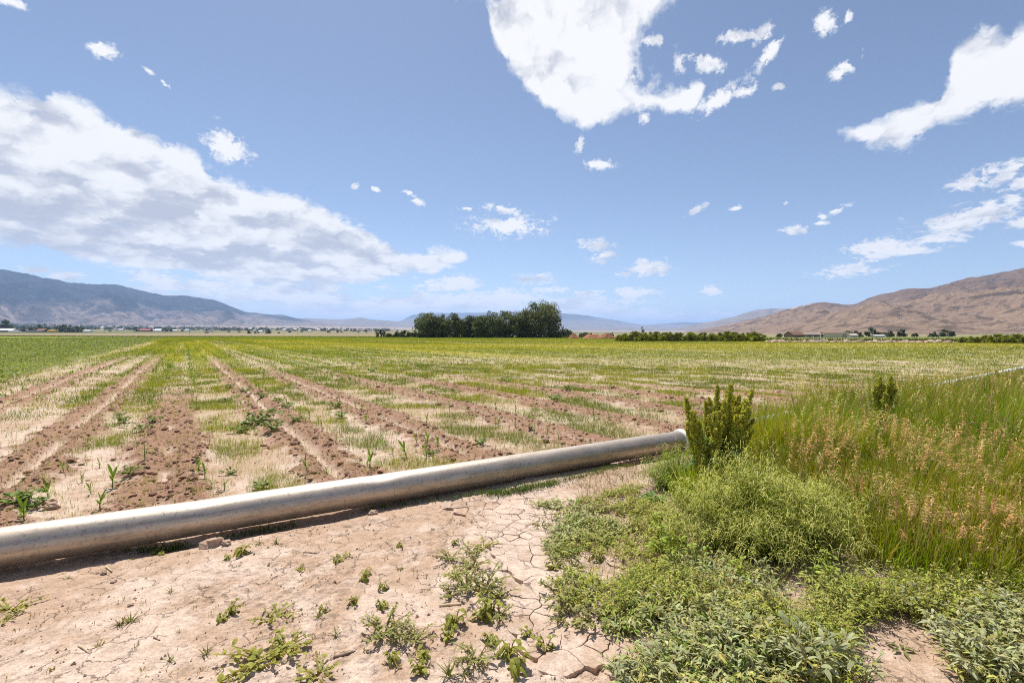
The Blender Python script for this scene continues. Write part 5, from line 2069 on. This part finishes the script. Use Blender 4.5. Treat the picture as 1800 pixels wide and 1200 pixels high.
# ---- larger plants one can pick out among the low weeds --------------------------------
SILVER_PLANT = [weed_mesh(130 + k, 9, 9, 0.13, 0.20, 0.065, (0.30, 0.325, 0.16), (0.42, 0.43, 0.24), 0.28, 0.35, 'silver_plant') for k in range(3)]
LACY_PLANT = [weed_mesh(140 + k, 12, 16, 0.22, 0.15, 0.060, (0.35, 0.37, 0.20), (0.48, 0.48, 0.30), 0.20, 0.5, 'lacy_plant') for k in range(2)]
BRIGHT_PLANT = [weed_mesh(150 + k, 7, 9, 0.10, 0.24, 0.060, (0.24, 0.34, 0.04), (0.40, 0.46, 0.07), 0.36, 0.4, 'bright_plant') for k in range(2)]
for m_ in SILVER_PLANT + LACY_PLANT:
    m_.materials.append(M_SILVER)
for m_ in BRIGHT_PLANT:
    m_.materials.append(M_LEAF)
DRY_TUFT = []
for k in range(2):
    B = Batch()
    st_ = np.random.default_rng(160 + k)
    n = 60
    a_ = st_.uniform(0, 6.28, n)
    s_ = st_.uniform(0.15, 0.9, n)
    cc = np.array([0.44, 0.34, 0.14]) * st_.uniform(0.6, 1.3, (n, 1)) * np.where(st_.random((n, 1)) < 0.4, [[0.55, 0.85, 0.5]], [[1, 1, 1]])
    ribbons(B, st_.normal(0, 0.03, (n, 3)) * np.array([1, 1, 0]), np.stack([np.cos(a_) * s_, np.sin(a_) * s_, np.ones(n)], 1), st_.uniform(0.12, 0.30, n), 0.006, st_.uniform(0.1, 0.6, n), cc * 0.8, cc, 3)
    me = B.mesh('dry_tuft')
    me.materials.append(M_DRY)
    DRY_TUFT.append(me)
extra = []
for px, py, s in ((1390, 1190, 1.2), (1440, 1180, 1.1), (1350, 1165, 1.0), (1310, 1195, 0.9), (1420, 1215, 1.3), (1480, 1195, 0.9), (1260, 1200, 0.9), (1370, 1130, 0.8), (1620, 1085, 0.8), (1665, 1062, 0.8), (1240, 1165, 0.8), (1160, 1195, 0.9),
                  (1100, 1205, 0.8), (1520, 1210, 0.7), (1575, 1075, 0.7)):
    extra.append((SILVER_PLANT, px, py, s, 'silver_leaved_plant', 'upright silver-leaved plant among the low weeds', 'silver leaved plants at the bottom'))
for px, py, s in ((1700, 1150, 1.1), (1740, 1110, 1.1), (1780, 1150, 1.2), (1720, 1195, 1.1), (1790, 1205, 1.1), (1660, 1110, 0.9), (1760, 1075, 1.0), (1840, 1120, 1.1)):
    extra.append((LACY_PLANT, px, py, s, 'lacy_silver_plant', 'lacy silvery plant in the bottom right corner', 'lacy silver plants in the corner'))
for px, py, s in ((1165, 985, 1.1), (1185, 1000, 1.0), (1160, 950, 0.9), (1300, 1040, 0.8), (1450, 1040, 0.9), (1490, 1060, 0.8), (1230, 1010, 0.8), (1770, 1010, 1.1), (1795, 985, 1.1)):
    extra.append((BRIGHT_PLANT, px, py, s, 'bright_leafy_weed', 'bright yellow-green leafy weed around the feathery bush', 'bright leafy weeds by the bush'))
for px, py, s in ((1245, 1055, 1.1), (1275, 1060, 1.2), (1215, 1045, 1.0), (1262, 985, 1.2), (1320, 975, 0.9), (1435, 985, 1.0), (1040, 925, 0.7), (1090, 905, 0.7), (1120, 935, 0.7), (1020, 900, 0.6), (1680, 985, 1.2), (1705, 1000, 1.0), (1130, 1000, 0.6)):
    extra.append((DRY_TUFT, px, py, s, 'dry_grass_tuft', 'tan dry grass tuft below the feathery bush and tall grass', 'dry grass tufts below the bush'))
for k, (lib, px, py, s, nm, lab, grp) in enumerate(extra):
    x, y = at(px, py)
    o = bpy.data.objects.new(nm, lib[k % len(lib)])
    col.objects.link(o)
    o.location = (x, y, gz(x, y))
    o.scale = (s, s, s * random.uniform(0.85, 1.15))
    o.rotation_euler = (0, 0, random.uniform(0, 6.28))
    tag(o, lab, 'grass tuft' if nm.startswith('dry') else 'weed', grp)

# ---- single weeds on the bare track ------------------------------------------------
WILT = [weed_mesh(90 + k, 5, 5, 0.045, 0.075, 0.048, (0.21, 0.24, 0.045), (0.38, 0.35, 0.06), 0.42, 0.9) for k in range(3)]
MAT_ = [weed_mesh(94 + k, 11, 9, 0.17, 0.035, 0.032, (0.30, 0.32, 0.065), (0.42, 0.40, 0.085), 0.5, 0.3) for k in range(3)]
CLUMP = [weed_mesh(98 + k, 12, 11, 0.15, 0.085, 0.036, (0.27, 0.295, 0.10), (0.37, 0.36, 0.12), 0.30, 0.4) for k in range(3)]
for m_ in WILT + MAT_ + CLUMP:
    m_.materials.append(M_LEAF)


def tuft_mesh(seed, n, L, c):
    B = Batch()
    st = np.random.default_rng(seed)
    a = st.uniform(0, 6.28, n)
    s = st.uniform(0.2, 1.5, n)
    d = np.stack([np.cos(a) * s, np.sin(a) * s, np.ones(n)], 1)
    cc = np.asarray(c) * st.uniform(0.75, 1.25, (n, 1))
    ribbons(B, st.normal(0, 0.008, (n, 3)) * np.array([1, 1, 0]), d, st.uniform(0.5, 1.2, n) * L, 0.0055, st.uniform(0.1, 0.6, n), cc * 0.85, cc, 3)
    me = B.mesh('grass_tuft')
    me.materials.append(M_GRASS)
    return me


TUFT = [tuft_mesh(110 + k, 16, 0.11, (0.21, 0.22, 0.055)) for k in range(2)] + [tuft_mesh(113, 9, 0.06, (0.40, 0.31, 0.14)), tuft_mesh(114, 8, 0.05, (0.26, 0.22, 0.07))]
spots = []
for px, py, s in ((425, 972, 1.15), (400, 980, 0.6), (525, 1000, 0.75), (592, 985, 0.7), (640, 1020, 0.8), (622, 1060, 0.75), (672, 1068, 0.8), (674, 1036, 0.65), (865, 1078, 1.5), (845, 1090, 1.2), (800, 1100, 1.1),
                  (785, 1128, 1.0), (862, 1130, 1.0), (744, 1160, 0.9), (740, 1186, 1.1), (690, 1165, 0.9), (895, 1155, 1.2), (800, 955, 0.7), (703, 958, 0.6), (570, 1075, 0.6), (405, 1080, 0.9), (390, 1090, 0.8),
                  (960, 1140, 1.0), (1150, 1000, 1.5), (975, 1000, 1.3), (1050, 985, 1.1), (1190, 930, 1.2), (1160, 940, 1.0), (645, 1010, 0.7), (270, 962, 0.7), (285, 968, 0.6), (910, 1180, 1.3), (930, 1120, 0.9)):
    spots.append((WILT, px, py, s, 'small_weed', 'small wilting green weed on the bare cracked track in front of the pipe', 'small weeds on the bare track'))
for px, py, s in ((480, 1085, 0.95), (465, 1160, 1.3), (440, 1178, 1.1), (505, 1140, 1.0), (20, 1066, 0.9), (8, 1086, 0.6), (560, 1190, 0.8), (850, 962, 0.8), (600, 980, 0.6), (800, 1010, 0.7)):
    spots.append((MAT_, px, py, s, 'mat_weed', 'flat yellow-green mat weed spreading on the bare soil', 'mat weeds on the bare soil'))
for px, py, s in ((830, 1000, 0.9), (820, 1030, 1.1), (850, 1042, 1.2), (875, 1050, 0.9), (795, 1048, 0.8), (790, 985, 0.8), (830, 975, 0.7), (675, 1118, 1.1), (700, 1122, 0.9), (730, 1130, 0.8), (985, 1050, 1.2),
                  (1000, 1090, 1.1), (1020, 1075, 1.2), (1050, 1100, 1.1), (995, 1030, 1.0), (880, 1085, 0.8), (970, 960, 0.9), (1005, 1000, 0.9), (1040, 1040, 1.0), (950, 925, 0.7), (835, 1165, 0.9)):
    spots.append((CLUMP, px, py, s, 'clump_weed', 'grey-green clump of leafy weed beside the cracked mud', 'weed clumps along the cracked mud'))
for px, py, s in ((228, 1092, 1.1), (212, 1098, 0.8), (175, 1135, 0.9), (90, 1180, 0.9), (362, 1152, 0.6), (298, 1162, 0.6), (385, 1185, 0.6), (505, 1095, 0.8), (560, 1085, 0.7), (590, 1120, 0.7), (700, 1020, 0.7),
                  (1060, 960, 1.2), (1010, 945, 1.1), (1240, 1050, 1.6), (1270, 1065, 1.5), (1225, 1035, 1.4), (820, 1185, 1.0), (790, 1192, 1.1), (850, 1178, 1.0), (640, 1150, 0.8), (455, 955, 0.8), (485, 955, 0.9),
                  (545, 940, 0.8), (610, 930, 0.7), (300, 1040, 0.5), (760, 930, 0.6), (830, 905, 0.8), (860, 920, 0.8), (900, 905, 0.9), (930, 880, 0.9), (700, 1180, 0.9), (330, 985, 0.5), (120, 1010, 0.4)):
    spots.append((TUFT, px, py, s, 'grass_tuft', 'small thin grass tuft on the bare soil in front of the pipe', 'grass tufts on the bare soil'))
zs = ground_z(np.array([at(p[1], p[2])[0] for p in spots]), np.array([at(p[1], p[2])[1] for p in spots]))
for k, (lib, px, py, s, nm, lab, grp) in enumerate(spots):
    x, y = at(px, py)
    o = bpy.data.objects.new(nm, lib[k % len(lib)])
    col.objects.link(o)
    o.location = (x, y, zs[k])
    s *= random.uniform(0.9, 1.1)
    o.scale = (s, s, s)
    o.rotation_euler = (0, 0, random.uniform(0, 6.28))
    tag(o, lab, 'grass tuft' if nm == 'grass_tuft' else 'weed', grp)


# ---- dried mud plates of the track -----------------------------------------------
def build_mud_plates():
    cell = 0.135
    x0, x1, y0, y1 = -1.2, 1.2, 1.9, 5.6
    ni, nj = int((x1 - x0) / cell), int((y1 - y0) / cell)
    st = np.random.default_rng(77)
    S = np.array([[(x0 + (i + st.uniform(0.05, 0.95)) * cell, y0 + (j + st.uniform(0.05, 0.95)) * cell) for j in range(nj)] for i in range(ni)])
    C = crack_mask(S[..., 0], S[..., 1])
    made = 0
    m = bpy.data.materials['field_soil']
    for i in range(1, ni - 1):
        for j in range(1, nj - 1):
            if C[i, j] < PLATE_MIN or made >= 300:
                continue
            p = S[i, j]
            if pipe_side(p[0], p[1]) > -0.35:
                continue
            poly = [p + np.array(q) * 0.5 for q in ((-1, -1), (1, -1), (1, 1), (-1, 1))]
            for di in range(-2, 3):
                for dj in range(-2, 3):
                    a_, b_ = i + di, j + dj
                    if (di or dj) and 0 <= a_ < ni and 0 <= b_ < nj:
                        o_ = S[a_, b_]
                        nrm = norm(o_ - p)
                        lim = np.dot((o_ + p) / 2, nrm)
                        out = []
                        for k in range(len(poly)):
                            u, v = poly[k], poly[(k + 1) % len(poly)]
                            du, dv = np.dot(u, nrm) - lim, np.dot(v, nrm) - lim
                            if du <= 0:
                                out.append(u)
                            if du * dv < 0:
                                out.append(u + (v - u) * du / (du - dv))
                        poly = out
            if len(poly) < 3:
                continue
            pts = []
            for k in range(len(poly)):
                u, v = poly[k], poly[(k + 1) % len(poly)]
                q = max(1, int(np.linalg.norm(v - u) / 0.022))
                pts += [u + (v - u) * t / q for t in range(q)]
            pts = np.array(pts)
            wx = (fbm(pts[:, 0] * 9, pts[:, 1] * 9, 431, 3) - 0.5) * 0.060
            wy = (fbm(pts[:, 0] * 9, pts[:, 1] * 9, 441, 3) - 0.5) * 0.060
            c = pts.mean(0)
            dv = pts - c
            L = np.linalg.norm(dv, axis=1, keepdims=True)
            gap = 0.0010 + 0.0034 * sstep(fbm(pts[:, 0] * 7, pts[:, 1] * 7, 451, 2), 0.35, 0.65) * min(1.0, 0.35 + C[i, j])
            edge = c + dv * (1 - gap[:, None] / L) + np.stack([wx, wy], 1)
            inner = c + dv * 0.80 + np.stack([wx, wy], 1) * 0.9
            cw = c + np.array([wx.mean(), wy.mean()])
            n = len(pts)
            drop = PLATE_DROP * sstep(crack_mask(np.append(edge[:, 0], cw[0]), np.append(edge[:, 1], cw[1])), PLATE_MIN - 0.05, PLATE_MIN + 0.12)
            zt = ground_z(edge[:, 0], edge[:, 1], False)
            zi = ground_z(inner[:, 0], inner[:, 1], False)
            zc = ground_z(cw[None, 0], cw[None, 1], False)
            tilt = st.normal(0, 0.012, 2)
            lift = 0.001 + st.uniform(0, 0.0025)
            V = np.concatenate([np.column_stack([edge, zt - 0.03]), np.column_stack([edge, zt + lift - 0.001 + (edge - cw) @ tilt]), np.column_stack([inner, zi + lift + 0.0008 + (inner - cw) @ tilt]), [[cw[0], cw[1], zc[0] + lift]]])
            f4 = [(k, (k + 1) % n, n + (k + 1) % n, n + k) for k in range(n)] + [(n + k, n + (k + 1) % n, 2 * n + (k + 1) % n, 2 * n + k) for k in range(n)]
            f3 = [(2 * n + k, 2 * n + (k + 1) % n, 3 * n) for k in range(n)]
            B = Batch()
            cc = ground_colour(V[:, 0], V[:, 1])
            B.add(V, [np.array(f4), np.array(f3)], cc * st.uniform(0.94, 1.06))
            B.build('mud_plate', m, GROUND)
            made += 1


build_mud_plates()


def build_grit():
    # crumbs and chaff on the track
    n = 9000
    r = np.exp(rng.uniform(math.log(2.1), math.log(8), n))
    a_ = rng.uniform(-0.85, 0.75, n)
    x, y = r * np.sin(a_), r * np.cos(a_)
    ok = (pipe_side(x, y) < -0.1) & ~in_poly(x, y, GRASS_POLY) & (rng.random(n) < sstep(fbm(x * 2.2, y * 2.2, 461, 3), 0.38, 0.62))
    x, y, r = x[ok], y[ok], r[ok]
    n = len(x)
    s = np.minimum(np.exp(rng.normal(math.log(0.0034), 0.5, n)), 0.014)
    base = np.array([(1, 0, 0), (-0.5, 0.87, 0), (-0.5, -0.87, 0), (0, 0, 0.9), (0, 0, -0.6)])
    f = np.array([(0, 1, 3), (1, 2, 3), (2, 0, 3), (1, 0, 4), (2, 1, 4), (0, 2, 4)])
    V = base[None] * rng.uniform(0.6, 1.5, (n, 5, 1)) * s[:, None, None] + np.stack([x, y, ground_z(x, y) + s * 0.3], 1)[:, None]
    B = Batch()
    B.add(V.reshape(-1, 3), [((np.arange(n) * 5)[:, None, None] + f[None]).reshape(-1, 3)], np.repeat(var(n, (0.40, 0.28, 0.20), 0.2), 5, 0))
    tag(B.build('track_crumbs', M_SOIL), 'small crumbs of soil strewn on the bare track', None, None, 'stuff')
    n = 900
    r = np.exp(rng.uniform(math.log(2.1), math.log(7), n))
    a_ = rng.uniform(-0.85, 0.75, n)
    x, y = r * np.sin(a_), r * np.cos(a_)
    ok = (pipe_side(x, y) < -0.1) & ~in_poly(x, y, GRASS_POLY)
    x, y = x[ok], y[ok]
    n = len(x)
    B = Batch()
    b_ = rng.uniform(0, 6.28, n)
    cc = np.where(rng.random((n, 1)) < 0.6, var(n, (0.50, 0.39, 0.24)), var(n, (0.20, 0.14, 0.09)))
    ribbons(B, np.stack([x, y, ground_z(x, y) + 0.004], 1), np.stack([np.cos(b_), np.sin(b_), rng.uniform(0, 0.5, n)], 1), rng.uniform(0.012, 0.05, n), 0.003, 0.2, cc, cc, 2, 'stem')
    k = 5
    x, y = np.repeat(x, k), np.repeat(y, k)
    m = len(x)
    x, y = x + rng.normal(0, 0.012, m), y + rng.normal(0, 0.012, m)
    cc = np.where(np.repeat(rng.random((n, 1)) < 0.5, k, 0), var(m, (0.27, 0.26, 0.06)), var(m, (0.42, 0.31, 0.15)))
    keep = np.repeat(rng.random(n) < 0.5, k)
    ribbons(B, np.stack([x, y, ground_z(x, y)], 1)[keep], up_dirs(m, 0.7)[keep], rng.uniform(0.012, 0.045, m)[keep], 0.0042, 0.3, (cc * 0.8)[keep], cc[keep], 2, 'leaf')
    tag(B.build('track_litter', M_DRY), 'bits of chaff and tiny sprouts on the bare track', None, None, 'stuff')


build_grit()


# ---- litter on the track: straws, twigs, clods ---------------------------------------
def stick(px, py, L, ang, r, c, name, label, group=None):
    x, y = at(px, py)
    B = Batch()
    st = np.random.default_rng(int(px * 7 + py))
    pts = [np.array([(t - 0.5) * L * math.cos(ang), (t - 0.5) * L * math.sin(ang), 0]) + st.normal(0, 0.03 * L, 3) * np.array([1, 1, 0]) for t in (0, 0.35, 0.7, 1)]
    tube(B, pts, [r, r * 0.95, r * 0.8, r * 0.6], c, 6)
    o = B.build(name, M_WOOD, None, True, (x, y, float(ground_z(np.array([x]), np.array([y]))[0]) + r * 0.8))
    tag(o, label, 'stick', group)


ST = (0.52, 0.40, 0.25)
TW = (0.19, 0.13, 0.09)
stick(192, 996, 0.12, -0.6, 0.006, ST, 'straw_stick', 'pale flat straw lying just in front of the pipe shadow at the left')
stick(146, 1142, 0.12, -0.5, 0.006, ST, 'straw_stick', 'pale straw on the bare soil at the bottom left')
stick(275, 1124, 0.06, -0.4, 0.004, TW, 'twig', 'tiny dark twig on bare soil below the grass tuft')
stick(490, 1150, 0.22, 0.95, 0.004, ST, 'straw_stick', 'long thin straw lying across the yellow mat weed')
stick(435, 1178, 0.14, 0.15, 0.007, ST, 'straw_stick', 'short thick straw under the yellow mat weed')
stick(605, 1154, 0.10, 0.5, 0.007, TW, 'twig', 'dark twig on bare soil left of the grey-green clump')
stick(546, 970, 0.10, -0.1, 0.004, TW, 'twig', 'dark twig below the middle of the pipe')
stick(773, 980, 0.15, -0.35, 0.004, TW, 'twig', 'dark twig left of the cracked mud weeds')
stick(795, 978, 0.10, -0.9, 0.006, ST, 'straw_stick', 'pale straw touching the dark twig by the cracked mud')
stick(792, 1065, 0.12, 0.15, 0.009, ST, 'straw_stick', 'thick pale straw among the weeds of the cracked mud')
stick(1076, 929, 0.19, 0.12, 0.012, (0.62, 0.50, 0.34), 'straw_stick', 'thick pale stalk on the dry grass left of the feathery bush')
for k, (px, py, L, a) in enumerate(((1075, 995, 0.26, -1.0), (1085, 998, 0.28, -0.9), (1068, 990, 0.22, -1.2), (1095, 1000, 0.2, -0.8), (1140, 1018, 0.18, 0.35), (1150, 1014, 0.2, 0.1), (1125, 1008, 0.16, -0.3))):
    stick(px, py, L, a, 0.006, ST, 'straw_stick', 'dry straw in the loose bundle of stalks below the feathery bush', 'straws bundled below the bush')
stick(925, 952, 0.12, -0.1, 0.005, TW, 'twig', 'curved brown twig at the edge of the cracked mud')
stick(1515, 1178, 0.10, -0.15, 0.006, (0.75, 0.72, 0.68), 'straw_stick', 'short whitish straw on the bare patch at the bottom right')
for k, (px, py, s) in enumerate(((372, 956, 0.065), (383, 948, 0.045), (398, 954, 0.04), (200, 1019, 0.018), (182, 1003, 0.02), (230, 1063, 0.014), (90, 893, 0.06), (83, 886, 0.05),
                                 (655, 902, 0.04))):
    x, y = at(px, py)
    B = Batch()
    lump(B, (0, 0, 0), (s * 1.2, s, s * 0.7), np.array((0.43, 0.30, 0.215)) * random.uniform(0.85, 1.1), 3000 + k)
    o = B.build('soil_clod', M_SOIL, None, False, (x, y, float(ground_z(np.array([x]), np.array([y]))[0]) + s * 0.3))
    tag(o, 'loose dry soil clod lying by the pipe and on the track', 'clod', 'loose clods near the pipe')


# =====================================================================
# labels: alike neighbours are told apart by counting from the left
# =====================================================================
def ordinal(n):
    ones = ['', 'first', 'second', 'third', 'fourth', 'fifth', 'sixth', 'seventh', 'eighth', 'ninth', 'tenth', 'eleventh', 'twelfth', 'thirteenth', 'fourteenth', 'fifteenth', 'sixteenth', 'seventeenth',
            'eighteenth', 'nineteenth']
    if n < 20:
        return ones[n]
    t, o = divmod(n, 10)
    if o == 0:
        return {2: 'twentieth', 3: 'thirtieth', 4: 'fortieth'}[t]
    return {2: 'twenty', 3: 'thirty', 4: 'forty'}[t] + '-' + ones[o]


byg = {}
for o in col.objects:
    if o.parent is None and o.get('group') and o.get('label'):
        byg.setdefault((o['group'], o['label']), []).append(o)
SHORT = {'silver leaved plants at the bottom': 'upright silver-leaved plant among the low weeds',
         'lacy silver plants in the corner': 'lacy silvery plant at the bottom right corner',
         'bright leafy weeds by the bush': 'bright yellow-green leafy weed near the feathery bush',
         'dry grass tufts below the bush': 'tan dry grass tuft below the feathery bush',
         'weed clumps along the cracked mud': 'grey-green weed clump beside the cracked mud',
         'small weeds on the bare track': 'small wilting weed on the bare track',
         'mat weeds on the bare soil': 'flat yellow-green mat weed on bare soil',
         'grass tufts on the bare soil': 'small thin grass tuft on bare soil before the pipe',
         'bushes of the hedge right of the red earth': 'yellow-green bush in the hedge beyond the field',
         'bushes at the end of the rubble berm': 'olive bush below the brown hill beyond the rubble',
         'weed clumps in the field': 'dark broad-leaved weed clump among the furrows',
         'loose clods near the pipe': 'loose dry soil clod near the pipe',
         'trees among the farm buildings': 'dark tree beside the farm buildings',
         'trees behind the hedge': 'green tree showing above the hedge and red earth',
         'houses of the far town': 'tiny pale house of the far town',
         'small trees on the flats': 'lone small tree on the dry flats before the town',
         'trees around the barns': 'dark tree among the barns at the left edge',
         'fence posts behind the berm': 'dark wooden fence post behind the rubble berm',
         'utility poles in the valley': 'thin utility pole on the flats',
         'straws bundled below the bush': 'dry straw in the loose bundle below the feathery bush',
         'corn seedlings close behind the pipe': 'bright corn seedling just beyond the silver pipe'}
for (g, lab), objs in byg.items():
    if g in SHORT and 1 < len(objs) < 50:
        objs.sort(key=lambda o: o.location.x / max(o.location.y, 0.1))
        for k, o in enumerate(objs):
            o['label'] = f'{SHORT[g]}, {ordinal(k + 1)} from the left'
